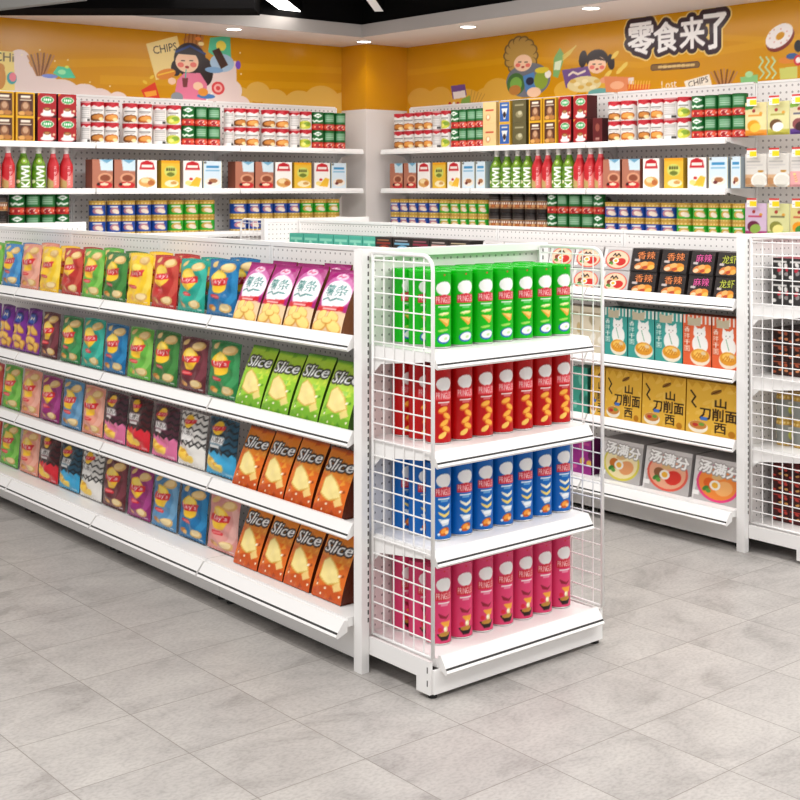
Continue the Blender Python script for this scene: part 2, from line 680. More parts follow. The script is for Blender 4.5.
def slab(name, x0, x1, y0, y1, z0, z1, mat):
    return struct(MB().box(x0, x1, y0, y1, z0, z1).build(name, mat))


slab('floor', -3, 9, -3, 10, -0.05, 0, floor_material())
slab('wall_left', -1.5, WX + 0.12, WY, WY + 0.12, 0, 3.0, M_WALL)
slab('wall_right', WX, WX + 0.12, 0.5, WY, 0, 3.0, M_WALL)
slab('ceiling', -1.5, WX + 0.12, 5.2, WY + 0.12, 3.0, 3.05, M_CEIL)
o = MB()
o.box(-1.5, WX, 7.512, WY, SOF, FAS)
o.box(5.90, WX, 0.5, 7.512, SOF, FAS)
struct(o.build('soffit_trim', M_SOFFIT))
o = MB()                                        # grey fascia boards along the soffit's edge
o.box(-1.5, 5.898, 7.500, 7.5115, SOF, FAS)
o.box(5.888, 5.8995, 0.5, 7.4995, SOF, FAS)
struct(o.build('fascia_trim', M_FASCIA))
o = MB()                                        # black plenum upstand above the soffit's edge
o.box(-1.5, WX, 7.53, 7.60, FAS, 3.0)
o.box(5.92, 5.99, 0.5, 7.53, FAS, 3.0)
struct(o.build('plenum_trim', M_CEIL))
slab('column', 6.18, WX, 7.82, WY, 0, 2.15, M_WALL)
slab('column_trim', 6.18, WX, 7.82, WY, 2.15, SOF, M_YELLOW)

# downlights let into the soffit
for i, (px, py) in enumerate([(234, 28.5), (364, 41), (468, 26), (591, 7.5)]):
    x, y, z = on_z(px, py, SOF)
    t = empty('downlight', (x, y, SOF))
    MB().lathe([(0.062, 0.0), (0.062, -0.006), (0.052, -0.008), (0.052, -0.002)], 28).build('trim_ring', M_WHITE, t)
    MB().lathe([(0.050, -0.004), (0.050, -0.0065)], 28).build('lens', M_LAMP, t)
    where = ['over the left wall shelves', 'at the corner, in front of the column',
             'nearest to the corner column over the right wall', 'highest in view over the right wall'][i]
    tag(t, 'round recessed downlight glowing in the soffit ' + where, 'light', 'soffit downlights')
    l = bpy.data.lights.new('downlight_beam', 'SPOT')
    l.energy, l.spot_size, l.spot_blend, l.shadow_soft_size = 5, 2.2, 0.8, 0.05
    lo = bpy.data.objects.new('downlight_beam', l)
    COL.objects.link(lo); lo.parent = t; lo.location = (0, 0, -0.03)

# added black box, grey beam and the linear lamps under the dark ceiling
def view_box(name, px0, px1, depth, z0, z1, thick, mat):
    """a box hung square to the aisle diagonal"""
    r0, r1 = (px0 - 400) / FPX * depth, (px1 - 400) / FPX * depth
    P = []
    for z in (z0, z1):
        for d in (depth, depth + thick):
            for r in (r0, r1):
                P.append((R2[0] * r + F2[0] * d, R2[1] * r + F2[1] * d, z))
    F = [(0, 1, 3, 2), (4, 6, 7, 5), (0, 4, 5, 1), (2, 3, 7, 6), (0, 2, 6, 4), (1, 5, 7, 3)]
    o = mesh_obj(name, P, F, mat); bm_fix(o)
    return o


BANDZ = EYE + (HZ - 15.5) / FPX * 7.5  # underside of a box added to cover the soffit with a black band
d = view_box('black_band_box', -260, 254, 7.2, BANDZ, 3.0, 0.30, M_MATTBLACK)
tag(d, 'black box added below the dark ceiling to make a flat black band', 'added box')


def lin_lamp(name, a, b, wd, z, mat, label):
    pa, pb = Vector(on_z(a[0], a[1], z)), Vector(on_z(b[0], b[1], z))
    dr = (pb - pa)
    n = Vector((-dr.y, dr.x, 0)).normalized() * wd / 2
    t = empty(name, tuple((pa + pb) / 2))
    off = (pa + pb) / 2

    def slabq(nm, hw, z0, z1, m):
        k = n.normalized() * hw
        q = [pa - k, pb - k, pb + k, pa + k]
        P = [tuple(p - off + Vector((0, 0, z0))) for p in q] + [tuple(p - off + Vector((0, 0, z1))) for p in q]
        o = mesh_obj(nm, P, [(0, 1, 2, 3), (4, 7, 6, 5), (0, 4, 5, 1), (1, 5, 6, 2), (2, 6, 7, 3), (3, 7, 4, 0)], m, t)
        bm_fix(o)
    slabq('housing', wd / 2 + 0.008, 0.004, 3.0 - z, M_MATTBLACK)
    slabq('diffuser', wd / 2, 0.0, 0.004, mat)
    tag(t, label, 'light')


lin_lamp('linear_ceiling_light', (271, -4), (295, 14.5), 0.13, 2.80, emit('bright_tube', '#fffdf8', 7.0),
         'bright white linear lamp at the top edge, under the dark ceiling')
lin_lamp('linear_ceiling_light', (368, -4), (379, 11.5), 0.06, 2.80, M_LAMPDIM,
         'thin dim grey linear lamp on the dark ceiling above the corner column')
g = view_box('ceiling_beam', -260, 84, 6.4, EYE + (HZ + 1) / FPX * 6.4, 3.0, 0.06, M_GREYBEAM)
for i in (0, 2):                               # its underside drops towards the left
    g.data.vertices[i].co.z = EYE + (HZ - 40) / FPX * 6.46
tag(g, 'grey sloping ceiling beam in the upper left corner of the view', 'beam')


# ================================================================== store shelving
def rail_profile(s, front, top):
    """price rail seen along the shelf: slanting white face, dark groove, lower lip; s = outward sign"""
    return [(front - s * 0.004, top), (front + s * 0.006, top), (front + s * 0.026, top - 0.031),
            (front + s * 0.0285, top - 0.0368), (front + s * 0.033, top - 0.043), (front + s * 0.026, top - 0.050),
            (front - s * 0.004, top - 0.036)]


def shelf_parts(root, nm, ax, a0, a1, back, front, top, s, big=None, up=0.0, ext=0.0):
    """shelf plate running along axis ax from a0 to a1, with its price rail at the front edge"""
    m = MB()
    lo, hi = min(back, front - s * 0.004), max(back, front - s * 0.004)
    th = 0.028
    if ax == 'y':
        m.box(lo, hi, a0, a1, top - th, top)
    else:
        m.box(a0, a1, lo, hi, top - th, top)
    sh = m.build(nm, M_WHITE, root)
    pr = rail_profile(s, front, top + up)
    if big:
        pr = [(front + (p - front) * big[0], top + up + (z - top - up) * big[1]) for p, z in pr]
    r = MB().prism(pr, a0 + 0.004 - ext, a1 - 0.004, ax, 0, groove=2)
    r.build('price_rail', [M_WHITE, M_DARK], sh)
    return sh


def bracket(root, ax, at, back, front, top, s):
    """thin triangular bracket under one end of a shelf"""
    d = abs(front - back)
    pr = [(back, top), (back + s * d * 0.93, top), (back + s * d * 0.93, top - 0.03), (back + s * d * 0.62, top - 0.04),
          (back + s * d * 0.22, top - 0.055), (back + s * d * 0.05, top - 0.10), (back, top - 0.10)]
    MB().prism(pr, at - 0.0015, at + 0.0015, ax).build('shelf_bracket', M_WHITE, root)


SH = (1.054, 0.748, 0.454)      # gondola shelf heights
DECK = 0.172
ENDSH = (1.043, 0.745, 0.445)
EDECK = 0.118
BAYS = (3.2525, 4.11, 4.972, 5.84, 6.857)
RBAYS = (3.2875, 4.13, 5.01, 5.89, 6.857)


def gondola_bay(X0, y0, y1, label, ext=0.0):
    g = empty('gondola_shelf_bay', (X0 + 0.28, (y0 + y1) / 2, 0))
    ox, oy = X0 + 0.28, (y0 + y1) / 2
    y0, y1 = y0 + 0.0015, y1 - 0.0015
    xs, xc = X0 + 0.008, X0 + 0.28
    a = MB().box(xc - 0.012, xc + 0.012, y0 + 0.012, y1 - 0.012, 0.09, 1.318)
    pb = a.build('pegboard_back', M_PEG, g)
    # holes run along local X of the board: turn the board so that its length lies on local X
    pb.data.transform(__import__('mathutils').Matrix.Rotation(-PI / 2, 4, 'Z'))
    pb.rotation_euler = (0, 0, PI / 2)
    MB().box(xc - 0.016, xc + 0.016, y0, y1, 1.319, 1.335).build('top_cap', M_WHITE, g)
    for yy in (y0, y1 - 0.012):
        MB().box(xc - 0.015, xc + 0.015, yy, yy + 0.012, 0, 1.318).build('upright', M_WHITE, g)
    for z in SH:
        shelf_parts(g, 'shelf', 'y', y0, y1, xc - 0.016, xs, z, -1, up=0.014, ext=ext)
        shelf_parts(g, 'shelf', 'y', y0, y1, xc + 0.016, X0 + 0.83, z, 1)
        bracket(g, 'y', y0 + 0.004, xc - 0.016, xs, z - 0.002, -1)
    shelf_parts(g, 'base_deck', 'y', y0, y1, xc - 0.016, X0 - 0.025, DECK, -1, (1.3, 1.05), -0.008, ext)
    shelf_parts(g, 'base_deck', 'y', y0, y1, xc + 0.016, X0 + 0.83, DECK, 1, (1.3, 1.05), -0.008)
    MB().box(X0 + 0.035, X0 + 0.045, y0, y1, 0.022, DECK - 0.03).build('kick_plate', M_WHITE, g)
    MB().box(X0 + 0.79, X0 + 0.80, y0, y1, 0.022, DECK - 0.03).build('kick_plate', M_WHITE, g)
    for yy in (y0 + 0.03, y1 - 0.03):
        for xx in (X0 + 0.065, X0 + 0.77):
            MB().lathe([(0.016, 0), (0.016, 0.012), (0.006, 0.014), (0.006, DECK - 0.028)], 12, (xx, yy, 0)).build('foot', M_FOOT, g)
    for c in g.children:
        if c.rotation_euler.z:
            c.location = (-ox, -oy, 0)
        else:
            c.location = (-ox, -oy, 0)
    tag(g, label, 'shelving', 'bays of the two aisle gondolas')
    return g


def endcap(X0, Yb, s, label):
    """end display: s = -1 faces the viewer, +1 faces the back wall; Yb = back of its end panel"""
    g = empty('end_display_shelf', (X0 + 0.425, Yb + s * 0.16, 0))
    ox, oy = X0 + 0.425, Yb + s * 0.16
    parts = []

    def Y(p):
        return Yb + s * p

    def bx(m, x0, x1, p0, p1, z0, z1, mi=0):
        return m.box(x0, x1, min(Y(p0), Y(p1)), max(Y(p0), Y(p1)), z0, z1, mi)
    x1 = X0 + 0.85
    for xa in (X0, x1 - 0.030):
        u = bx(MB(), xa, xa + 0.030, 0.002, 0.042, 0, 1.345).build('upright', M_WHITE, g)
    # slotted strips on the front of both uprights
    for xa in (X0 + 0.024, x1 - 0.029):
        m = MB(); z = 0.16
        while z < 1.31:
            bx(m, xa, xa + 0.005, 0.0416, 0.0426, z, z + 0.014); z += 0.025
        m.build('slot_strip', M_SLOT, g)
    bx(MB(), X0 + 0.0305, x1 - 0.0305, 0.003, 0.015, 0.1, 1.318).build('pegboard_back', M_PEG, g)
    bx(MB(), X0 + 0.0305, x1 - 0.0305, 0.003, 0.041, 1.319, 1.344).build('top_cap', M_WHITE, g)
    F = 0.349
    for z in ENDSH:
        sh = shelf_parts(g, 'shelf', 'x', X0 + 0.050, x1 - 0.093, Y(0.016), Y(F - 0.034), z - 0.003, s)
        for xa in (X0 + 0.0475, x1 - 0.090):
            bracket(g, 'x', xa, Y(0.017), Y(F - 0.044), z - 0.005, s)
    shelf_parts(g, 'base_deck', 'x', X0 + 0.062, x1 - 0.072, Y(0.016), Y(F - 0.012), EDECK, s, (1.15, 1.05), 0.009)
    bx(MB(), X0 + 0.040, x1 - 0.053, F - 0.0145, F - 0.0045, 0.016, EDECK - 0.03).build('kick_plate', M_WHITE, g)
    for xa in (X0 + 0.030, x1 - 0.053):
        m = MB()
        bx(m, xa, xa + 0.012, 0.043, F - 0.015, 0.058, EDECK - 0.004)
        bx(m, xa, xa + 0.012, F - 0.076, F - 0.015, 0.014, 0.058)
        m.build('side_frame', M_WHITE, g)
        m = MB()
        for zz in (0.038, 0.078):
            bx(m, xa - 0.0006, xa + 0.0126, F - 0.027, F - 0.023, zz, zz + 0.018)
        m.build('slot_strip', M_SLOT, g)
    for xa in (X0 + 0.055, x1 - 0.065):
        MB().lathe([(0.015, 0), (0.015, 0.008), (0.006, 0.010), (0.006, 0.09)], 12, (xa, Y(F - 0.030), 0)).build('foot', M_FOOT, g)
    for xa in (X0 + 0.040, x1 - 0.046):
        zt, zb, r = 1.335, EDECK + 0.006, 0.045
        p0, p1 = 0.049, 0.338
        pts = [(xa, Y(p0), zb), (xa, Y(p0), zt)]
        pts += [(xa, Y(p1 - r + r * math.sin(a)), zt - r + r * math.cos(a)) for a in np.linspace(0, PI / 2, 7)]
        pts += [(xa, Y(p1), zb)]
        fr = MB()
        fr.tube(pts[:2], 0.0055, 8); fr.tube(pts[1:], 0.0065, 8); fr.tube([pts[0], pts[-1]], 0.0045, 6)
        f = fr.build('grid_frame', M_WHITE, g, smooth=True)
        m = MB()
        z = zb + 0.05
        while z < zt - 0.01:
            e = p1 if z < zt - r else p1 - r + math.sqrt(max(r * r - (z - zt + r) ** 2, 0))
            m.tube([(xa, Y(p0), z), (xa, Y(e), z)], 0.0024, 5); z += 0.0517
        for k in range(1, 6):
            p = p0 + (p1 - p0) * k / 6 + 0.004
            m.tube([(xa + 0.003, Y(p), zb), (xa + 0.003, Y(p), zt)], 0.0024, 5)
        m.build('grid_wires', M_WHITE, f)
    for c in g.children:
        c.location = (-ox, -oy, 0)
    tag(g, label, 'shelving', 'end displays of the two gondolas')
    return g


near = ['next to the front end display', 'second from the front end', 'third from the front end', 'farthest from the front end']
for k in range(4):
    gondola_bay(2.52, BAYS[k], BAYS[k + 1], 'white bay of the left crisp gondola, ' + near[k])
for k in range(4):
    gondola_bay(4.60, RBAYS[k], RBAYS[k + 1], 'white bay of the right noodle gondola, ' + near[k])
endcap(2.52, 3.252, -1, 'white wire-sided end display in the foreground holding crisp canisters')
endcap(4.60, 3.287, -1, 'white wire-sided end display at the right edge holding dark packs')
endcap(2.52, 6.86, 1, 'white end display at the hidden far end of the crisp gondola')
endcap(4.60, 6.86, 1, 'white wire-sided end display at the far end of the noodle gondola')

WSH = (1.837, 1.538, 1.235, 0.93, 0.63, 0.33)
LF, RF = 7.75, 6.27          # front edges of the wall shelves


def wall_bay(side, a0, a1, label, shelves=True):
    g = empty('wall_shelf_bay', ((a0 + a1) / 2, 8.0, 0) if side == 'L' else (6.45, (a0 + a1) / 2, 0))
    ox, oy = g.location.x, g.location.y
    a0, a1 = a0 + 0.0015, a1 - 0.0015
    ax, back, front = ('x', 8.088, LF) if side == 'L' else ('y', 6.558, RF)

    def bx(m, p0, p1, q0, q1, z0, z1, mi=0):
        return m.box(p0, p1, q0, q1, z0, z1, mi) if side == 'L' else m.box(q0, q1, p0, p1, z0, z1, mi)
    pb = bx(MB(), a0 + 0.013, a1 - 0.013, back + 0.006, back + 0.026, 0.1, 2.16).build('pegboard_back', M_PEGW, g)
    if side == 'R':
        pb.data.transform(__import__('mathutils').Matrix.Rotation(-PI / 2, 4, 'Z'))
        pb.rotation_euler = (0, 0, PI / 2)
    for p in (a0, a1 - 0.012):
        bx(MB(), p, p + 0.012, back + 0.002, back + 0.03, 0, 2.165).build('upright', M_WHITE, g)
    bx(MB(), a0 + 0.0125, a1 - 0.0125, back + 0.003, back + 0.03, 2.161, 2.175).build('top_cap', M_WHITE, g)
    if shelves:
        for z in WSH:
            m = MB()
            bx(m, a0, a1, front + 0.012, back, z - 0.026, z)
            sh = m.build('shelf', M_WHITE, g)
            pr = [(front + 0.012, z), (front + 0.004, z), (front - 0.004, z - 0.02), (front - 0.004, z - 0.037), (front + 0.012, z - 0.037)]
            MB().prism(pr, a0 + 0.004, a1 - 0.004, ax).build('shelf_lip', M_WHITE, sh)
            for p in (a0 + 0.004, a1 - 0.004):
                bracket(g, ax, p, back, front + 0.03, z - 0.002, -1)
    m = MB()
    bx(m, a0, a1, front - 0.04, back, 0.13, 0.155)
    m.build('base_deck', M_WHITE, g)
    bx(MB(), a0, a1, front + 0.03, front + 0.04, 0.0, 0.129).build('kick_plate', M_WHITE, g)
    for c in g.children:
        c.location = (-ox, -oy, 0)
    tag(g, label, 'shelving', 'wall shelving bays')
    return g


LB = (2.76, 3.874, 4.988, 6.105)
RB = (7.75, 6.735, 5.635, 4.55, 3.45)
for k, s in enumerate(('at the left edge of the view', 'in the middle of the left wall', 'beside the corner column')):
    wall_bay('L', LB[k], LB[k + 1], 'white pegboard wall bay on the left wall, ' + s)
for k, s in enumerate(('beside the corner column', 'holding bottles and boxed coffee', 'behind the noodle gondola, next to hanging bags')):
    wall_bay('R', RB[k + 1], RB[k], 'white pegboard wall bay on the right wall, ' + s)
wall_bay('R', RB[4], RB[3], 'white pegboard wall bay with hooks at the right edge', False)

# ================================================================== murals (flat printed panels on the two walls)
class Mural:
    """sheet in wall metres; artwork points are given as survey columns and rows on the wall plane"""

    def __init__(s, side, a0, a1, z0, z1, step, base):
        s.side, s.a0, s.a1, s.z0, s.z1 = side, a0, a1, z0, z1
        s.H = z1 - z0
        s.plane = WY - 0.004 if side == 'L' else WX - 0.004
        s.art = Art(int(abs(a1 - a0) / step), int(s.H / step), abs(a1 - a0) / s.H, base)
        s.sg = 1 if a1 > a0 else -1

    def p(s, px, py):
        if s.side == 'L':
            a, z = x_at(px, s.plane), z_at_y(px, py, s.plane)
        else:
            a, z = y_at(px, s.plane), z_at_x(px, py, s.plane)
        return ((a - s.a0) * s.sg / s.H, (z - s.z0) / s.H)

    def P(s, pts):
        return [s.p(*q) for q in pts]

    def k(s, px, py):                      # sheet units per pixel, across and up
        a, b, c = s.p(px, py), s.p(px + 1, py), s.p(px, py - 1)
        return b[0] - a[0], c[1] - a[1]

    def ell(s, px, py, rx, ry, col, rot=0.0, al=1.0):
        (u, v), (ku, kv) = s.p(px, py), s.k(px, py)
        s.art.ell(u, v, rx * ku, ry * kv, col, rot, al)

    def poly(s, pts, col, al=1.0):
        s.art.poly(s.P(pts), col, al)

    def line(s, pts, wd, col, al=1.0):
        s.art.line(s.P(pts), wd * s.k(*pts[0])[1], col, al)

    def text(s, st, px, py, h, wpx, col, rot=0.0, **kw):
        (u, v), (ku, kv) = s.p(px, py), s.k(px, py)
        s.art.text(st, u, v, h * kv, col, rot, wid=wpx * ku, **kw)

    def build(s, name, label, cat):
        a = s.art
        u, v = np.meshgrid(np.linspace(0, 1, a.nx), np.linspace(0, 1, a.ny))
        aa, zz = s.a0 + u * (s.a1 - s.a0), s.z0 + v * s.H
        pl = np.full(u.shape, s.plane)
        V = np.stack([aa, pl, zz] if s.side == 'L' else [pl, aa, zz], -1).reshape(-1, 3)
        n = len(V)
        bk = V + (np.array([0, 0.003, 0]) if s.side == 'L' else np.array([0.003, 0, 0]))
        cor = [0, a.nx - 1, n - 1, n - a.nx]
        V2 = np.concatenate([V, bk[cor]])
        C = np.concatenate([a.colours().reshape(-1, 3), np.tile(lin(hx('#cf8d06')), (4, 1))])
        F = grid_faces(a.nx, a.ny) + [(n + 3, n + 2, n + 1, n)]
        for i in range(4):
            j = (i + 1) % 4
            F.append((cor[j], cor[i], n + i, n + j))
        o = mesh_obj(name, V2, F, M_MURAL, cols=C)
        return tag(o, label, cat)


YEL = '#cd8e08'


def child_face(M, x, y, r, hair):
    M.ell(x, y, r, r * 0.92, '#f3c9a8')
    M.ell(x - r * 0.55, y + r * 0.25, r * 0.28, r * 0.22, '#e8776a')
    M.ell(x + r * 0.55, y + r * 0.25, r * 0.28, r * 0.22, '#e8776a')
    M.line([(x - r * 0.5, y - r * 0.1), (x - r * 0.2, y - r * 0.1)], 0.9, '#2a1d1a')
    M.line([(x + r * 0.2, y - r * 0.1), (x + r * 0.5, y - r * 0.1)], 0.9, '#2a1d1a')
    M.ell(x, y + r * 0.45, r * 0.18, r * 0.12, '#a83a3a')


def straws(M, x, y, h, n=9):
    for i in range(n):
        t = (i - (n - 1) / 2) / (n - 1)
        M.line([(x + t * 8, y + h / 2), (x + t * 26, y - h / 2 + abs(t) * 6)], 2.0, '#7a4a22' if i % 2 else '#b98048')


M = Mural('L', 2.7, 6.178, 2.10, SOF, 0.0045, YEL)
# broad pale streaks of the printed background
for q in ([(-20, 62), (120, 58), (350, 68), (350, 74), (120, 66), (-20, 70)], [(100, 75), (350, 84), (350, 90), (100, 84)]):
    M.poly(q, '#dea41c', 0.45)
for x, y, r in ((258, 92, 12), (275, 100, 13), (240, 98, 13), (300, 104, 16), (322, 101, 18), (345, 104, 14), (285, 106, 12)):
    M.ell(x, y, r, r * 0.85, '#dcae52')
for x, y, r in ((15, 70, 17), (-5, 78, 26), (30, 82, 18), (45, 92, 20), (62, 96, 20), (85, 98, 17), (100, 100, 14), (118, 100, 10),
                (8, 100, 30), (70, 108, 22), (132, 105, 9), (200, 100, 14), (215, 96, 15), (228, 90, 14), (225, 74, 10), (240, 104, 10), (20, 58, 10)):
    M.ell(x, y, r, r * 0.85, '#e7d3cd')
M.poly([(200, 80), (212, 63), (236, 61), (237, 100), (200, 104)], '#e7d3cd')
M.poly([(-20, 98), (240, 98), (240, 118), (-20, 112)], '#e7d3cd')
M.poly([(-20, 49), (14, 52), (15, 90), (-20, 92)], '#ecd57c')
M.text('CHi', 4, 57, 9, 20, '#3a2a22')
M.ell(0, 77, 6, 12, '#c9893a'); M.ell(0, 68, 5, 5, '#c9893a')
M.ell(12, 78, 5, 6, '#3d9aa0'); M.ell(13, 77, 3.5, 4.5, '#e87f8f')
straws(M, 41, 64, 22)
M.ell(50, 76, 8, 2, '#7d8fd6')
M.poly([(53, 73), (58, 66), (70, 68), (76, 78), (62, 78)], '#55cba0'); M.ell(62, 72, 4, 2.5, '#9fe8b0'); M.ell(67, 67, 2, 1.5, '#d8e86a')
M.poly([(146, 44), (177, 36), (186, 72), (156, 80)], '#ecd28a')
M.text('CHIPS', 165, 48.5, 8, 24, '#2a201c', 0.22)
M.poly([(182, 40), (190, 34), (204, 36), (202, 50)], '#b9793a')
for i in range(5):
    M.line([(184 + i * 4, 45), (186 + i * 3.6, 33)], 1.2, '#8a5424')
# girl with dark hair, pink shirt
M.ell(190, 60, 16, 17, '#2d2020'); M.ell(205, 72, 8, 14, '#2d2020'); M.ell(176, 68, 5, 8, '#2d2020')
M.poly([(174, 98), (177, 80), (184, 73), (200, 73), (207, 84), (206, 100)], '#e27a97')
child_face(M, 187, 62, 11.5, '')
M.line([(176, 52), (190, 46), (205, 54)], 2.2, '#2d3f78')
M.poly([(175, 54), (190, 49), (201, 56), (190, 55)], '#2d2020')
M.line([(186, 70), (185, 82)], 1.2, '#3fb5a5'); M.poly([(182, 78), (188, 78), (187, 87), (183, 87)], '#7a3a3a')
M.ell(198, 86, 5, 4, '#f3c9a8'); M.ell(172, 81, 4, 3.5, '#f3c9a8')
M.ell(166, 74, 10, 5, '#d9822b', 0.25); M.line([(158, 75), (174, 71)], 1.4, '#f2c23a')
M.poly([(141, 90), (155, 82), (160, 98), (146, 100)], '#d83a22'); M.poly([(144, 92), (156, 90), (157, 95), (146, 97)], '#f0a03a')
M.ell(177, 97, 6, 5, '#8b8f95'); M.ell(152, 77, 2.5, 1.5, '#e8c03a', 0.6); M.ell(145, 82, 2.5, 1.5, '#e8c03a', -0.5)
M.poly([(210, 38), (230, 36), (231, 58), (220, 60), (208, 52)], '#58c49a'); M.ell(221, 46, 5, 5, '#f0dc58')
M.ell(222, 63, 12, 9, '#a8c4dc'); M.ell(214, 70, 9, 3, '#7fa6cc')
M.poly([(212, 51), (219, 48), (228, 65), (221, 69)], '#43261c')
M.ell(218, 88, 6.5, 6.5, '#d8484c'); M.ell(218, 88, 4.2, 4.2, '#f0b0a8'); M.ell(218, 88, 2.2, 2.2, '#d8484c')
M.line([(212, 93), (206, 101)], 1.5, '#f4efe4'); M.ell(206, 96, 9, 2.5, '#4a7cb8'); M.ell(203, 92, 5, 4, '#e0913a')
M.ell(238, 65, 2.6, 4.2, '#7b4fc0')
M.ell(201, 44, 3, 2, '#f3dd9a'); M.ell(198, 39, 3, 2, '#e8893a')
for x, y in ((40, 50), (55, 61), (90, 82), (110, 86), (240, 53), (241, 74), (68, 60), (22, 55)):
    M.ell(x, y, 0.8, 0.8, '#f5e6b0')
M.build('wall_mural', 'glossy yellow snack mural on the left wall, girl in pink holding food', 'mural')

M = Mural('R', 7.818, 3.0, 2.12, SOF + 0.0, 0.0052, YEL)
for q in ([(408, 70), (520, 56), (640, 62), (820, 30), (820, 38), (640, 68), (520, 62), (408, 76)], [(640, 30), (820, 40), (820, 46), (640, 36)]):
    M.poly(q, '#dea41c', 0.4)
for x, y, r in ((420, 98, 12), (440, 96, 11), (432, 104, 16), (465, 104, 18), (497, 90, 14), (487, 98, 13), (512, 92, 12), (480, 108, 14)):
    M.ell(x, y, r, r * 0.85, '#d8a440')
for x, y, r in ((566, 90, 12), (600, 92, 14), (626, 94, 12)):
    M.ell(x, y, r, r * 0.8, '#e0ab3c')
M.poly([(451, 86), (465, 84), (467, 95), (453, 99)], '#6d4a86'); M.poly([(453, 92), (465, 90), (466, 97), (454, 99)], '#e9ded8')
M.poly([(462, 99), (470, 95), (472, 105), (460, 106)], '#7fa34a')
for i in range(5):
    M.line([(470 + i * 2.4, 103), (472 + i * 3.2, 90 + i)], 1.0, '#b98a3a')
for i in range(3):
    M.ell(450 + i * 4, 104, 1.5, 2.4, '#b03030' if i % 2 == 0 else '#f0e6e0')
# curly-haired child holding snack bags
for a in range(14):
    M.ell(521 + 12.5 * math.cos(a * 0.45), 56 + 15 * math.sin(a * 0.45), 5.2, 5.2, '#6d5632')
    M.ell(521 + 11.5 * math.cos(a * 0.45), 56 + 14 * math.sin(a * 0.45), 4.6, 4.6, '#b8924a')
M.ell(521, 55, 12, 14, '#b8924a')
M.ell(528, 80, 22, 17, '#70727c')
child_face(M, 523, 63, 9, '')
M.ell(521, 50, 9, 5, '#b8924a')
M.ell(516, 84, 9, 11, '#456b3a'); M.ell(516, 84, 6, 7, '#78a84a'); M.ell(515, 90, 6, 5, '#b87a3a')
M.poly([(523, 76), (534, 72), (537, 88), (526, 92)], '#4f7fb8'); M.ell(530, 81, 4, 4, '#2b2e44')
M.ell(541, 80, 7, 9, '#8aa03a'); M.ell(548, 74, 3.2, 4, '#ede7de'); M.ell(542, 70, 7, 3, '#d8c23a')
M.ell(534, 92, 7, 5, '#f3c9a8')
M.poly([(554, 58), (560, 48), (565, 56), (558, 78), (553, 76)], '#7fb06a'); M.poly([(555, 62), (562, 60), (560, 70), (554, 70)], '#dfe8c8')
for i in range(3):
    M.line([(563, 60 - i * 2), (570 + i * 2, 54 - i * 3), (574 + i, 48 - i)], 1.6, '#ddc05a')
# pony-tailed child with a chip bag
M.poly([(562, 70), (588, 66), (592, 78), (566, 88)], '#71528c'); M.line([(569, 75), (573, 72), (578, 74), (585, 71)], 2.2, '#e8d9c8')
M.ell(583, 59, 4, 8.5, '#2d2020', -0.2); M.ell(611, 62, 3.6, 8, '#2d2020', 0.2)
M.ell(597, 59, 11, 9.5, '#2d2020')
child_face(M, 597, 65, 9, '')
M.poly([(586, 62), (596, 55), (607, 61), (596, 59.5)], '#2d2020')
M.ell(584, 84, 17, 8, '#e4d29a')
for i in range(7):
    M.ell(573 + i * 4, 83 + (i % 3) * 3 - 2, 3.2, 2, '#f0e0b0' if i % 2 else '#d8b05a')
M.ell(604, 80, 4, 3, '#e8a07a'); M.ell(600, 92, 12, 4, '#6ba6a0')
for x, y in ((615, 55), (620, 70), (608, 74), (624, 66)):
    M.ell(x, y, 4.5, 2.3, '#e9c75a', 0.6)
M.poly([(604, 76), (633, 77), (626, 92), (606, 92)], '#e0885a'); M.ell(617, 85, 7, 4, '#f0b088'); M.poly([(628, 78), (634, 77), (634, 85), (629, 86)], '#e7d6cc')
M.poly([(627, 84), (651, 84), (648, 92), (628, 93)], '#d9682a')
for i in range(8):
    M.line([(629 + i * 2.8, 88), (630 + i * 2.8, 81)], 1.4, '#eab04a')
M.text('Lost', 669, 84, 8, 15, '#f0e6dc', 0.05)
M.poly([(684, 81), (709, 74), (712, 85), (686, 88)], '#ece1d0'); M.text('CHIPS', 698, 81.5, 6, 20, '#33251f', 0.18)
straws(M, 724, 78, 18)
M.poly([(740, 77), (758, 74), (758, 84), (741, 85)], '#86bf7e'); M.ell(749, 74, 4, 3, '#a9d49a')
for i in range(3):
    x = 760 + i * 6
    M.line([(x, 78), (x + 4, 73), (x - 1, 67), (x + 3, 61), (x, 57)], 1.8, '#b9d2a0')
M.poly([(779, 68), (797, 66), (797, 78), (780, 79)], '#c8c868'); M.ell(788, 60, 10, 3.5, '#d9822b'); M.ell(792, 56, 6, 3, '#35558a')
M.ell(798, 60, 4.5, 5.5, '#c8323a'); M.ell(798, 60, 2.5, 3, '#f0e6e0'); M.ell(798, 46, 4, 6, '#1f1b1e')
# doughnut
M.ell(780, 39, 15, 11, '#7b2d22', 0.45); M.ell(779, 36, 14.5, 10.5, '#efe6e2', 0.45); M.ell(780, 36, 4.6, 3.4, YEL, 0.45)
for i in range(9):
    a = i * 0.7
    M.ell(779 + 10 * math.cos(a), 36 - 7 * math.sin(a), 0.8, 0.8, '#d79a8a')
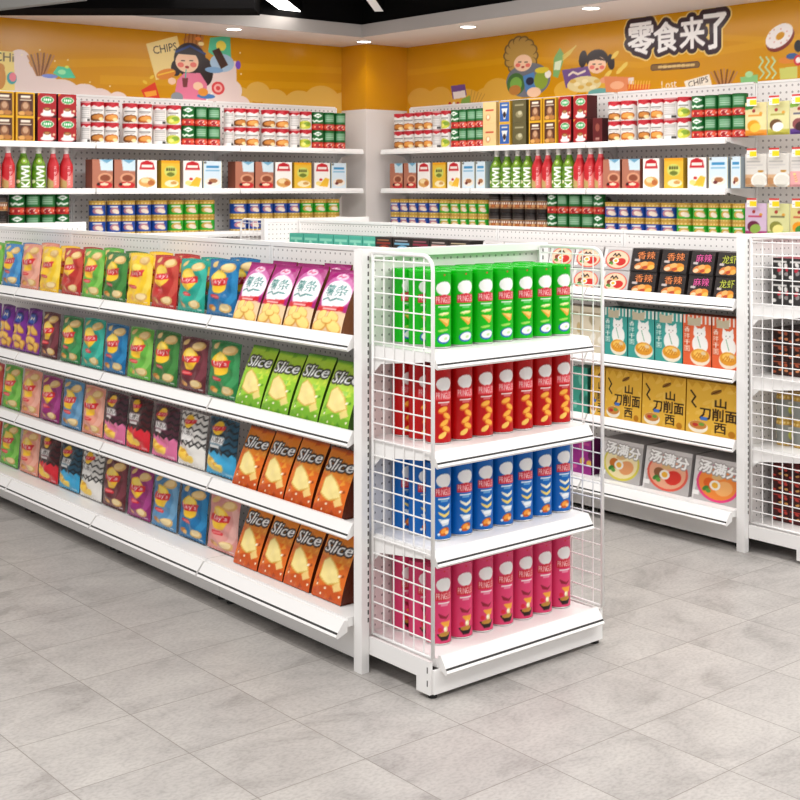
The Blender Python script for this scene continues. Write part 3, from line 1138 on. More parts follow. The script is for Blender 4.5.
# lettering: dark outline block, cream rim, white characters
T = [('零', 641, 39, 31, 26, 0.05), ('食', 666, 37, 29, 24, 0.0), ('来', 692, 33, 30, 24, 0.0), ('了', 715, 31, 34, 22, -0.02)]
for col, ow in (('#e8c878', 0.17), ('#3b2a30', 0.135)):
    for ch, x, y, h, wd, sh in T:
        (u, v), (ku, kv) = M.p(x, y), M.k(x, y)
        M.art.text(ch, u, v, h * kv, col, 0.02, wid=wd * ku, bold=ow * 1.35)
for ch, x, y, h, wd, sh in T:
    (u, v), (ku, kv) = M.p(x, y), M.k(x, y)
    M.art.text(ch, u, v, h * kv, '#f4f1ef', 0.02, wid=wd * ku, bold=0.035)
M.line([(653, 67.5), (697, 64.5)], 6.5, '#3b2a30'); M.line([(653, 67.5), (697, 64.5)], 5.2, '#7b5c34')
[M.line([(659 + k * 4.6, 67 - k * 0.3), (661.6 + k * 4.6, 66.8 - k * 0.3)], 2.6, '#d9b878') for k in range(8)]
M.build('wall_mural', 'glossy yellow snack mural on the right wall with large white Chinese lettering', 'mural')


# ================================================================== packaging artwork
def art_lays(base, glow, dark=None):
    A = Art(38, 56, 0.66, base)
    A.ell(0.38, 0.50, 0.30, 0.44, glow, -0.25, 0.75)
    A.ell(0.30, 0.50, 0.27, 0.42, base, -0.25, 0.8)
    A.rect(0, 0.965, 0.66, 1, '#ffffff', 0.18)
    A.rect(0, 0, 0.66, 0.03, '#ffffff', 0.12)
    A.ell(0.48, 0.845, 0.13, 0.082, '#d9ab63', 0.2); A.ell(0.47, 0.856, 0.10, 0.060, '#f0cf90', 0.2)
    A.ell(0.17, 0.89, 0.07, 0.05, '#e6c07a', 0.5)
    A.ell(0.30, 0.60, 0.185, 0.20, '#f6c42c'); A.ell(0.30, 0.70, 0.12, 0.075, '#fbdc62')
    A.poly([(0.09, 0.635), (0.23, 0.625), (0.51, 0.68), (0.505, 0.56), (0.30, 0.515), (0.09, 0.53)], '#d3202a')
    A.text("Lay's", 0.31, 0.592, 0.11, '#ffffff', 0.08, wid=0.30, bold=0.04)
    A.ell(0.27, 0.34, 0.115, 0.036, '#c9232e', -0.15); A.rect(0.20, 0.33, 0.34, 0.35, '#f4dccf', 0.8)
    A.ell(0.47, 0.155, 0.125, 0.080, '#d8ac66', 0.15); A.ell(0.465, 0.166, 0.095, 0.060, '#f3dba4', 0.15)
    A.ell(0.18, 0.15, 0.06, 0.05, dark or '#b9722e'); A.ell(0.22, 0.12, 0.05, 0.04, '#e0a95c', 0.5)
    A.rect(0.50, 0.055, 0.60, 0.075, '#ffffff', 0.7)
    return A


def art_wave(top, low, zig):
    A = Art(34, 54, 0.66, top)
    for k in range(5):
        y = 0.93 - k * 0.115
        pts = [(0.0 + i * 0.075, y + (0.03 if i % 2 else -0.03)) for i in range(11)]
        A.line(pts, 0.026, zig)
    A.poly([(0, 0)] + [(i * 0.066, 0.44 + (0.035 if i % 2 else -0.03)) for i in range(11)] + [(0.66, 0)], zig)
    A.poly([(0, 0)] + [(i * 0.066, 0.40 + (0.035 if i % 2 else -0.03)) for i in range(11)] + [(0.66, 0)], low)
    A.ell(0.28, 0.82, 0.11, 0.115, '#f6c42c')
    A.poly([(0.15, 0.84), (0.30, 0.85), (0.42, 0.87), (0.41, 0.80), (0.28, 0.77), (0.15, 0.78)], '#d3202a')
    A.text("Lay's", 0.285, 0.82, 0.06, '#ffffff', 0.08, wid=0.18, bold=0.03)
    A.rect(0.10, 0.55, 0.42, 0.68, '#f1eeec', 0.92); A.text('大波浪', 0.26, 0.615, 0.10, '#2a2422', wid=0.29, bold=0.03)
    A.rect(0.12, 0.48, 0.34, 0.525, '#e6e2df', 0.9)
    for i in range(5):
        A.ell(0.10 + i * 0.065, 0.24 - i * 0.022, 0.085, 0.10 - i * 0.008, '#e0a42a' if i % 2 else '#f5cf58', 0.6)
    A.ell(0.18, 0.16, 0.15, 0.07, '#f3c744', -0.3)
    A.rect(0.46, 0.05, 0.60, 0.08, '#ffffff', 0.5)
    return A


def art_slice(base, hi, dk, leaf):
    A = Art(44, 60, 0.62, base)
    r = np.random.RandomState(3)
    for i in range(26):
        x, y, s = r.rand() * 0.62, r.rand(), 0.03 + r.rand() * 0.06
        c = (hi, dk, leaf)[i % 3]
        A.poly([(x, y), (x + s * 1.4, y + s * 0.5), (x + s * 0.6, y + s * 1.5)], c, 0.8)
    A.poly([(0, 0.60), (0.62, 0.55), (0.62, 0.92), (0, 0.94)], hi, 0.45)
    A.poly([(0, 0), (0.62, 0), (0.62, 0.16), (0.3, 0.24), (0, 0.12)], dk, 0.6)
    A.rect(0, 0.955, 0.62, 1, leaf, 0.8)
    A.text('Slice', 0.32, 0.755, 0.165, '#ffffff', 0.05, 0.25, wid=0.53, bold=0.05, out='#17120f', outw=0.17)
    A.poly([(0.10, 0.30), (0.11, 0.55), (0.25, 0.63), (0.46, 0.48), (0.54, 0.30), (0.32, 0.23)], '#d9b050')
    A.poly([(0.12, 0.32), (0.13, 0.54), (0.25, 0.61), (0.44, 0.47), (0.51, 0.32), (0.32, 0.25)], '#f6e194')
    A.poly([(0.40, 0.24), (0.52, 0.32), (0.58, 0.22), (0.46, 0.16)], '#f0d488', 0.9)
    for x, y in ((0.1, 0.2), (0.28, 0.18), (0.5, 0.4), (0.56, 0.12), (0.2, 0.08)):
        A.ell(x, y, 0.022, 0.016, '#f6ecd2', 0.4)
    return A


def art_magenta():
    A = Art(40, 60, 0.58, '#a3136f')
    A.ell(0.30, 0.63, 0.30, 0.28, '#e8a9cf', 0, 0.6)
    A.ell(0.30, 0.60, 0.27, 0.23, '#f7f2f4')
    A.rect(0, 0.95, 0.58, 1, '#8d0f60')
    A.ell(0.30, 0.885, 0.11, 0.045, '#f2cfe0'); A.line([(0.23, 0.885), (0.27, 0.90), (0.30, 0.875), (0.36, 0.895)], 0.018, '#c2185b')
    A.text('薯条', 0.29, 0.68, 0.17, '#1f6f68', 0.05, wid=0.42, bold=0.03)
    A.line([(0.08, 0.52), (0.18, 0.56), (0.26, 0.52), (0.36, 0.56), (0.48, 0.54)], 0.022, '#2f7d78')
    A.poly([(0, 0), (0.58, 0), (0.58, 0.34), (0.4, 0.40), (0, 0.34)], '#e9c9a0')
    A.poly([(0.03, 0.42), (0.52, 0.45), (0.52, 0.375), (0.03, 0.345)], '#cf1f2c'); A.rect(0.15, 0.385, 0.42, 0.41, '#f7dcd2', 0.85)
    for x, y, rx, ry, ro in ((0.16, 0.28, 0.11, 0.075, 0.7), (0.38, 0.28, 0.11, 0.075, -0.6), (0.15, 0.13, 0.15, 0.095, 0.35), (0.42, 0.12, 0.14, 0.10, -0.45), (0.28, 0.22, 0.10, 0.06, 0)):
        A.ell(x, y, rx, ry, '#d99a3e', ro); A.ell(x, y + 0.01, rx * 0.86, ry * 0.82, '#f6d981', ro)
    return A


def art_purplechips():
    A = Art(30, 50, 0.62, '#7b2a93')
    A.rect(0, 0.94, 0.62, 1, '#5b1c70')
    A.ell(0.34, 0.76, 0.20, 0.13, '#24246a', 0.2); A.ell(0.34, 0.76, 0.16, 0.095, '#3a56a8', 0.2)
    A.line([(0.24, 0.74), (0.30, 0.79), (0.34, 0.74), (0.44, 0.79)], 0.03, '#f0e7c8')
    for x, y, ro in ((0.2, 0.5, 0.8), (0.42, 0.52, -0.6), (0.18, 0.3, 0.4), (0.40, 0.30, -0.5), (0.28, 0.14, 0.1), (0.5, 0.16, 0.9)):
        A.ell(x, y, 0.135, 0.085, '#c8862e', ro); A.ell(x, y + 0.008, 0.11, 0.066, '#f0c15c', ro)
    A.ell(0.1, 0.12, 0.09, 0.07, '#b92f9a')
    return A


def art_canister(base, dark, kind):
    """crisp canister wrap; plain oval badge, name band, serving picture; sheet height = can height, front in the middle"""
    A = Art(120, 84, 1.18, base)
    c = 0.59
    A.rect(0, 0, 1.18, 0.022, dark, 0.5)
    A.ell(c, 0.975, 0.014, 0.012, '#d42a2a')
    A.ell(c, 0.805, 0.128, 0.096, dark, 0, 0.6)
    A.ell(c, 0.797, 0.128, 0.093, '#f7f5f3')
    A.poly([(c - 0.14, 0.585), (c + 0.14, 0.585), (c + 0.145, 0.69), (c, 0.715), (c - 0.145, 0.69)], '#cf2433' if kind != 'red' else '#e2404a')
    A.text('PRINGLES', c, 0.643, 0.084, '#fbeeea', 0, wid=0.26, bold=0.0)
    A.rect(c - 0.10, 0.542, c + 0.10, 0.560, '#f7f4f0', 0.95); A.rect(c - 0.06, 0.517, c + 0.06, 0.531, '#f7f4f0', 0.8)
    if kind == 'green':
        A.ell(c, 0.455, 0.095, 0.022, '#d7e27a', 0.1); A.ell(c - 0.01, 0.462, 0.07, 0.012, '#f3efbc', 0.1)
        A.poly([(c - 0.10, 0.40), (c + 0.10, 0.385), (c + 0.075, 0.30), (c + 0.03, 0.28)], '#e9a23a'); A.poly([(c - 0.08, 0.395), (c + 0.08, 0.38), (c + 0.05, 0.32)], '#f6cf72')
        A.ell(c - 0.02, 0.235, 0.085, 0.018, '#9fd45a', 0.1)
        A.ell(c, 0.125, 0.115, 0.068, '#1c5ca8', 0.12); A.ell(c + 0.005, 0.13, 0.095, 0.053, '#f4f2ee', 0.12)
        A.ell(c + 0.02, 0.125, 0.03, 0.018, '#c3dca8', 0.2)
    elif kind == 'red':
        for x, y, ro in ((-0.02, 0.45, 0.3), (0.05, 0.36, -0.5), (0.0, 0.27, 0.5), (0.04, 0.19, -0.35)):
            A.ell(c + x, y, 0.085, 0.046, '#d9651d', ro); A.ell(c + x, y + 0.01, 0.07, 0.032, '#f6b545', ro)
        A.ell(c - 0.03, 0.115, 0.07, 0.035, '#f3c961', 0.5)
    elif kind == 'blue':
        for i in range(2):
            y = 0.45 - i * 0.095
            A.poly([(c - 0.10, y + 0.03), (c, y - 0.01), (c + 0.10, y + 0.035), (c + 0.09, y - 0.015), (c, y - 0.055), (c - 0.08, y - 0.01)], '#f4ead0' if i == 0 else '#efcf6f')
        A.poly([(c - 0.10, 0.285), (c + 0.10, 0.275), (c + 0.07, 0.20), (c - 0.03, 0.19)], '#cfd6de'); A.ell(c + 0.01, 0.25, 0.07, 0.025, '#eef0f2', 0.1)
        A.ell(c, 0.115, 0.085, 0.055, '#c5561c', 0.3); A.ell(c - 0.015, 0.125, 0.05, 0.03, '#f0983a', 0.5); A.ell(c + 0.04, 0.10, 0.035, 0.025, '#f7c27a', 0.2)
        A.ell(c - 0.09, 0.08, 0.02, 0.018, '#e8eef4')
    else:
        A.poly([(c - 0.10, 0.42), (c + 0.02, 0.37), (c + 0.10, 0.40), (c + 0.03, 0.335), (c - 0.07, 0.355)], '#8c1c30')
        A.poly([(c - 0.07, 0.30), (c + 0.11, 0.305), (c + 0.08, 0.225), (c + 0.0, 0.225)], '#f0a53c')
        A.ell(c - 0.07, 0.195, 0.035, 0.03, '#d8283a'); A.ell(c + 0.02, 0.20, 0.035, 0.042, '#eadf9a', 0.2); A.ell(c + 0.01, 0.205, 0.018, 0.022, '#fdf7e4')
        A.poly([(c - 0.12, 0.14), (c + 0.12, 0.15), (c + 0.06, 0.055), (c - 0.05, 0.05)], '#241511'); A.ell(c, 0.135, 0.09, 0.03, '#b98434', 0.05)
    return A


def art_whitetin(kind):
    A = Art(72, 26, 2.4, '#e4dfdb')
    A.poly([(0, 0.86), (0.25, 0.80), (0.5, 0.9), (0.8, 0.80), (1.0, 0.9), (1.25, 0.80), (1.5, 0.9), (1.8, 0.80), (2.1, 0.9), (2.4, 0.86), (2.4, 1), (0, 1)], '#b81c2b')
    if kind in ('biscuit', 'cookie'):
        c1, c2 = ('#6e3f18', '#c07a34') if kind == 'biscuit' else ('#b05c1e', '#dd9848')
        for c in (1.2, 0.0, 2.4):
            A.rect(c - 0.34, 0.62, c + 0.30, 0.68, '#6f6a67'); A.rect(c - 0.26, 0.53, c + 0.22, 0.57, '#a39e9a')
            A.ell(c - 0.02, 0.27, 0.42, 0.20, c1, 0.1); A.ell(c + 0.02, 0.30, 0.32, 0.12, c2, 0.1); A.ell(c + 0.20, 0.19, 0.15, 0.09, '#e9cf9a')
    elif kind == 'pear':
        for c in (1.2, 0.0, 2.4):
            A.rect(c - 0.3, 0.62, c + 0.24, 0.68, '#6f6a67'); A.rect(c - 0.2, 0.54, c + 0.1, 0.57, '#a39e9a')
            A.ell(c - 0.05, 0.29, 0.40, 0.24, '#c4c63e'); A.ell(c + 0.08, 0.34, 0.20, 0.12, '#7f9e2e'); A.ell(c - 0.15, 0.24, 0.14, 0.10, '#ece47a')
    else:                                     # turned: the small print side
        for j in range(6):
            A.rect(0.85, 0.72 - j * 0.10, 1.50, 0.765 - j * 0.10, '#a8a3a0')
        A.rect(1.30, 0.06, 1.55, 0.18, '#2f2c2a')
    return A


def art_greentin(turned):
    A = Art(72, 26, 2.4, '#17632a')
    A.rect(0, 0, 2.4, 0.36, '#bf2424')
    c = 0.2 if turned else 1.2
    A.poly([(c - 0.30, 0.82), (c, 0.95), (c + 0.30, 0.82), (c, 0.69)], '#f2f4ee'); A.rect(c - 0.12, 0.79, c + 0.12, 0.85, '#3f8a4e')
    A.line([(c - 0.32, 0.55), (c - 0.22, 0.48), (c - 0.1, 0.56), (c + 0.05, 0.49), (c + 0.32, 0.55)], 0.09, '#e4efe0')
    if turned:
        A.rect(0.9, 0.48, 1.52, 0.88, '#5a8f66')
        for j in range(4):
            A.rect(0.95, 0.82 - j * 0.10, 1.46, 0.855 - j * 0.10, '#a8c8ac')
        A.rect(1.05, 0.08, 1.45, 0.28, '#e8d9d2')
    for i in range(9):
        A.ell(0.12 + i * 0.27, 0.17 + 0.03 * (i % 2), 0.15, 0.10, '#e2593f' if i % 2 else '#9a161c'); A.ell(0.2 + i * 0.27, 0.20, 0.05, 0.04, '#f2b8a0')
    return A


def art_goldtin(col, fig):
    A = Art(72, 26, 2.9, col)
    A.rect(0, 0.80, 2.9, 1, '#c99a3c'); A.rect(0, 0, 2.9, 0.14, '#c99a3c')
    for i in range(14):
        A.ell(0.1 + i * 0.21, 0.90, 0.07, 0.05, '#e8cf86'); A.ell(0.1 + i * 0.21, 0.07, 0.07, 0.035, '#e8cf86')
    for c in (1.45, 0.1, 2.8):
        A.ell(c, 0.45, 0.30, 0.20, fig, 0.2); A.ell(c + 0.1, 0.38, 0.26, 0.14, '#e9d7c2', -0.3)
        A.rect(c - 0.3, 0.64, c + 0.25, 0.73, '#f2ede4', 0.9)
    return A


def art_blacktin():
    A = Art(72, 26, 2.7, '#241b19')
    A.rect(0, 0.30, 2.7, 0.66, '#7b3b24'); A.rect(0, 0.66, 2.7, 0.69, '#b08a60'); A.rect(0, 0.27, 2.7, 0.30, '#b08a60')
    for i in range(11):
        A.ell(0.12 + i * 0.25, 0.42, 0.12, 0.10, '#b5662e' if i % 2 else '#d9a066')
    [A.rect(0.98 + k * 0.14, 0.50, 1.07 + k * 0.14, 0.62, '#f0e4d4') for k in range(6)]
    for j in range(2):
        A.rect(1.0, 0.84 - j * 0.1, 1.7, 0.87 - j * 0.1, '#7d736e')
    return A


def art_coffee(kind):
    A = Art(26, 26, 1.0, {'brown': '#4e2a1c', 'red': '#a31a20', 'cream': '#e2c58c', 'blue': '#2d5da8', 'olive': '#5e5636', 'maroon': '#5e1a1c'}[kind])
    if kind == 'brown':
        for q in ((0, 0, 0.09, 1), (0.91, 0, 1, 1), (0, 0.93, 1, 1), (0, 0, 1, 0.05)):
            A.rect(*q, '#e6ae22')
        A.rect(0.25, 0.75, 0.75, 0.84, '#f0e2cf'); A.rect(0.22, 0.66, 0.8, 0.70, '#d9c3ab')
        A.ell(0.5, 0.40, 0.24, 0.22, '#8a5a3c'); A.ell(0.5, 0.45, 0.15, 0.13, '#c49a78'); A.ell(0.32, 0.15, 0.2, 0.08, '#d8a05a'); A.ell(0.66, 0.16, 0.22, 0.09, '#b5783c')
    elif kind == 'red':
        A.ell(0.52, 0.72, 0.34, 0.15, '#eef0e4'); A.ell(0.52, 0.72, 0.30, 0.12, '#2f9b4c'); [A.rect(0.32 + k * 0.11, 0.67, 0.39 + k * 0.11, 0.77, '#f6f6ee') for k in range(4)]
        A.poly([(0, 0.85), (0.2, 1), (0, 1)], '#e8932e')
        A.ell(0.52, 0.14, 0.36, 0.09, '#e8e2dc'); A.ell(0.5, 0.26, 0.22, 0.17, '#f4efea'); A.ell(0.5, 0.36, 0.20, 0.07, '#7d4a26'); A.ell(0.5, 0.36, 0.12, 0.035, '#c08a50')
        A.ell(0.86, 0.30, 0.07, 0.05, '#e0bd9a'); A.poly([(0.7, 0), (1, 0), (1, 0.15)], '#2b1310')
    elif kind == 'cream':
        A.rect(0.22, 0.58, 0.8, 0.66, '#c8503a'); A.ell(0.4, 0.30, 0.17, 0.15, '#d39a6a'); A.ell(0.4, 0.32, 0.10, 0.09, '#f3e3c4')
    elif kind == 'blue':
        for q in ((0, 0, 0.09, 1), (0.91, 0, 1, 1), (0, 0.92, 1, 1), (0, 0, 1, 0.07)):
            A.rect(*q, '#d7a63a')
        A.poly([(0.25, 0.65), (0.75, 0.65), (0.58, 0.2), (0.42, 0.2)], '#e9e3da'); A.ell(0.5, 0.38, 0.13, 0.13, '#3a2a25'); A.rect(0.25, 0.76, 0.75, 0.83, '#e6d9bf')
    elif kind == 'olive':
        A.rect(0.2, 0.74, 0.8, 0.79, '#a79f7c'); A.ell(0.5, 0.36, 0.26, 0.14, '#8f8764'); A.ell(0.55, 0.42, 0.14, 0.09, '#c3bb98')
    else:
        A.ell(0.5, 0.6, 0.22, 0.16, '#8f4a3c'); A.rect(0.3, 0.1, 0.7, 0.2, '#a8746a')
    return A


def art_cereal(kind):
    A = Art(26, 34, 0.72, {'brown': '#b5735c', 'red': '#f4efe9', 'corn': '#f4efe9', 'yellow': '#e5b83a', 'blue': '#d5e4ee'}[kind])
    if kind == 'brown':
        A.poly([(0.25, 1), (0.72, 1), (0.72, 0.60), (0.30, 0.62)], '#cfe2ea'); A.poly([(0.25, 1), (0.5, 0.86), (0.72, 1)], '#6fa6c4')
        A.ell(0.45, 0.36, 0.25, 0.17, '#d99c7a'); A.ell(0.45, 0.36, 0.18, 0.11, '#8e4a34'); A.ell(0.42, 0.12, 0.28, 0.12, '#c22a2c'); A.ell(0.42, 0.15, 0.14, 0.05, '#f0d9b8')
        A.ell(0.22, 0.15, 0.06, 0.05, '#2b1a18')
    elif kind in ('red', 'corn'):
        A.poly([(0.14, 0.90), (0.36, 0.98), (0.58, 0.90), (0.64, 0.66), (0.08, 0.66)], '#c4202b'); A.rect(0.17, 0.74, 0.55, 0.82, '#f4e3da')
        if kind == 'red':
            A.ell(0.36, 0.22, 0.30, 0.17, '#d9a25a'); A.ell(0.3, 0.28, 0.16, 0.09, '#f0d6a2'); A.ell(0.5, 0.2, 0.12, 0.09, '#b86a3a')
        else:
            A.poly([(0.2, 0.1), (0.5, 0.42), (0.68, 0.36), (0.6, 0.06)], '#eebb3a'); A.ell(0.2, 0.2, 0.12, 0.08, '#f3d883'); A.ell(0.3, 0.34, 0.07, 0.05, '#c8322c')
    elif kind == 'yellow':
        A.ell(0.36, 0.60, 0.24, 0.20, '#cfd36a'); [A.rect(0.20 + k * 0.085, 0.62, 0.26 + k * 0.085, 0.72, '#4a4a20') for k in range(4)]; A.ell(0.36, 0.50, 0.15, 0.07, '#6f7a2e')
        A.ell(0.40, 0.18, 0.26, 0.12, '#f1e2b8'); A.ell(0.48, 0.2, 0.12, 0.06, '#cf9a54'); A.rect(0, 0.9, 0.72, 1, '#e9a01e')
    else:
        A.rect(0.12, 0.74, 0.60, 0.82, '#3f8fc0'); A.rect(0.1, 0.62, 0.62, 0.67, '#8fbdd8')
        A.ell(0.36, 0.24, 0.28, 0.15, '#eee3d4'); A.ell(0.38, 0.28, 0.16, 0.08, '#a8704a'); A.ell(0.26, 0.2, 0.08, 0.05, '#6b2a2e'); A.ell(0.08, 0.93, 0.05, 0.04, '#5a5a5a')
        A.rect(0, 0, 0.03, 1, '#d9c36a'); A.rect(0.69, 0, 0.72, 1, '#d9c36a')
    return A


def art_bottle(kind):
    if kind == 'kiwi':
        A = Art(60, 44, 1.1, '#5f8c18')
        for i in range(24):
            x, y = (i * 0.37) % 1.1, (i * 0.213) % 0.95
            A.ell(x, y, 0.08, 0.06, ('#8fb832', '#4c7a14', '#7fa82a')[i % 3])
        for c in (0.55, 0.02, 1.08):
            A.ell(c + 0.02, 0.78, 0.11, 0.10, '#6b4a22'); A.ell(c + 0.02, 0.78, 0.095, 0.085, '#8fbe34'); A.ell(c + 0.02, 0.78, 0.035, 0.03, '#f0f2d8')
        A.ell(0.42, 0.2, 0.06, 0.05, '#f1edc4'); A.ell(0.72, 0.34, 0.07, 0.05, '#4e7f1a')
        A.text('KIWI', 0.60, 0.33, 0.19, '#ffffff', PI / 2, wid=0.58, bold=0.06)
    else:
        A = Art(60, 44, 1.1, '#c4242c')
        A.poly([(0, 0.0), (1.1, 0.0), (1.1, 0.22), (0.75, 0.55), (0.52, 0.22), (0.2, 0.5), (0, 0.3)], '#e27870')
        A.poly([(0.30, 0), (0.55, 0), (0.55, 0.2), (0.35, 0.3)], '#a9ad5a', 0.7)
        A.poly([(0, 0.86), (1.1, 0.9), (1.1, 1), (0, 1)], '#e7575c')
        A.text('WATERMELON', 0.60, 0.36, 0.07, '#fbe9e6', PI / 2, wid=0.52, bold=0.03)
    return A


def art_blackbox(title, col):
    A = Art(72, 64, 1.12, '#2e2827')
    r = np.random.RandomState(11)
    for i in range(30):
        A.ell(r.rand() * 1.12, r.rand(), 0.012 + 0.02 * r.rand(), 0.012, ('#5a4038', '#453532', '#6e4a3a')[i % 3], r.rand() * 3)
    A.text(title, 0.60, 0.70, 0.34, col, 0.04, wid=0.74, bold=0.02, out='#171211', outw=0.10)
    A.rect(0.13, 0.44, 0.36, 0.53, '#e9dfd8', 0.7); A.poly([(0.10, 0.48), (0.3, 0.55), (0.3, 0.42)], '#c9b8b4', 0.7)
    for x, y, rx, ry, c in ((0.40, 0.24, 0.26, 0.15, '#c8743a'), (0.72, 0.26, 0.28, 0.17, '#d9872e'), (0.55, 0.33, 0.16, 0.10, '#e8a860'), (0.86, 0.20, 0.14, 0.10, '#f0b050'), (0.30, 0.18, 0.13, 0.08, '#eac49a'), (0.60, 0.18, 0.12, 0.07, '#b5482a')):
        A.ell(x, y, rx, ry, c, 0.3)
    A.rect(0, 0, 1.12, 0.03, '#191514')
    return A


def art_bowlpack(rim, a, b, c, title=False):
    A = Art(64, 60, 1.1, '#b9b4b2')
    A.poly([(0, 0), (0, 1), (0.16, 1), (0.04, 0)], '#dcd8d6'); A.rect(0, 0.90, 1.1, 1, '#cfcac8')
    A.ell(0.56, 0.45, 0.48, 0.42, rim); A.ell(0.56, 0.46, 0.43, 0.375, a)
    A.ell(0.70, 0.36, 0.20, 0.16, b, 0.4); A.ell(0.38, 0.42, 0.14, 0.12, c, -0.4); A.ell(0.55, 0.60, 0.14, 0.07, '#d9b27a', 0.2)
    A.ell(0.5, 0.40, 0.12, 0.11, '#f3ece2'); A.ell(0.5, 0.40, 0.07, 0.065, '#efb23a')
    A.ell(0.30, 0.30, 0.08, 0.05, '#3f7d34', 0.6); A.ell(0.36, 0.26, 0.06, 0.05, '#5c9a3e', -0.4)
    if title:
        A.text('汤满分', 0.57, 0.76, 0.27, '#fdfcfa', -0.08, wid=0.92, bold=0.06, out='#a39c98', outw=0.13)
    else:
        A.line([(0.38, 0.62), (0.44, 0.72), (0.50, 0.60), (0.58, 0.72), (0.66, 0.62)], 0.05, '#2f2725')
    A.rect(0.02, 0.12, 0.16, 0.22, '#f0eeec')
    return A


def art_teal(base, dk):
    A = Art(44, 74, 0.58, base)
    for i in range(7):
        A.rect(0.02 + i * 0.085, 0.84, 0.055 + i * 0.085, 1.0, '#f0ece2')
    A.poly([(0.10, 0.80), (0.36, 0.80), (0.38, 0.97), (0.24, 0.93), (0.09, 0.97)], '#c9bda0')
    A.rect(0.02, 0.29, 0.15, 0.79, dk, 0.5)
    A.text('香', 0.085, 0.72, 0.10, '#f7f4ea', wid=0.115, bold=0.05); A.text('拌', 0.085, 0.60, 0.10, '#f7f4ea', wid=0.115, bold=0.05)
    A.text('干', 0.085, 0.48, 0.10, '#f7f4ea', wid=0.115, bold=0.05); A.text('面', 0.085, 0.36, 0.10, '#f7f4ea', wid=0.115, bold=0.05)
    # plain white cat behind a bowl of noodles
    A.ell(0.35, 0.46, 0.16, 0.18, '#f3f1ec'); A.ell(0.34, 0.66, 0.125, 0.095, '#f3f1ec')
    A.poly([(0.22, 0.69), (0.235, 0.81), (0.32, 0.74)], '#f3f1ec'); A.poly([(0.46, 0.69), (0.45, 0.81), (0.36, 0.74)], '#f3f1ec')
    A.ell(0.30, 0.66, 0.012, 0.008, '#4a3f3a'); A.ell(0.38, 0.66, 0.012, 0.008, '#4a3f3a'); A.ell(0.34, 0.63, 0.012, 0.008, '#c98b83')
    A.line([(0.30, 0.60), (0.36, 0.40)], 0.012, '#3a8a5a')
    A.ell(0.35, 0.22, 0.20, 0.16, '#f1e5d0'); A.ell(0.35, 0.25, 0.185, 0.125, '#e29a2e'); A.ell(0.35, 0.28, 0.13, 0.07, '#f3c35c')
    for k in range(4):
        A.line([(0.22 + k * 0.06, 0.20), (0.30 + k * 0.05, 0.30), (0.36 + k * 0.03, 0.21)], 0.012, '#c8741c')
    A.ell(0.42, 0.30, 0.05, 0.035, '#e2c9a0'); A.rect(0, 0, 0.58, 0.05, dk, 0.6)
    return A


def art_yellowpack():
    A = Art(84, 92, 0.92, '#e0ae3c')
    r = np.random.RandomState(4)
    for i in range(26):
        x, y = r.rand() * 0.92, r.rand()
        A.ell(x, y, 0.05 + 0.05 * r.rand(), 0.03, '#e8bd58', r.rand() * 3, 0.6)
    for i in range(5):
        A.poly([(0.02 + i * 0.18, 0.97), (0.1 + i * 0.18, 0.86), (0.16 + i * 0.18, 0.97)], '#c98d1f', 0.6)
    A.ell(0.52, 0.83, 0.10, 0.035, '#8a5a18', 0.4); A.line([(0.44, 0.78), (0.60, 0.88)], 0.014, '#3b2410')
    A.text('山', 0.60, 0.64, 0.16, '#2b1a0e', wid=0.19, bold=0.06)
    A.text('刀削面', 0.56, 0.43, 0.21, '#2b1a0e', wid=0.64, bold=0.04)
    A.text('西', 0.60, 0.20, 0.18, '#2b1a0e', wid=0.20, bold=0.035)
    A.line([(0.08, 0.80), (0.16, 0.70), (0.10, 0.60), (0.17, 0.52)], 0.03, '#2b1a0e')
    A.ell(0.22, 0.17, 0.17, 0.11, '#f1e8d6'); A.ell(0.22, 0.20, 0.15, 0.075, '#c4803a'); A.ell(0.17, 0.20, 0.05, 0.03, '#b9332a'); A.ell(0.28, 0.22, 0.05, 0.03, '#6f9a3c')
    A.rect(0.26, 0.30, 0.38, 0.36, '#3f6fc0'); A.ell(0.80, 0.12, 0.06, 0.06, '#b5761a'); A.rect(0, 0, 0.92, 0.03, '#b8821c')
    return A


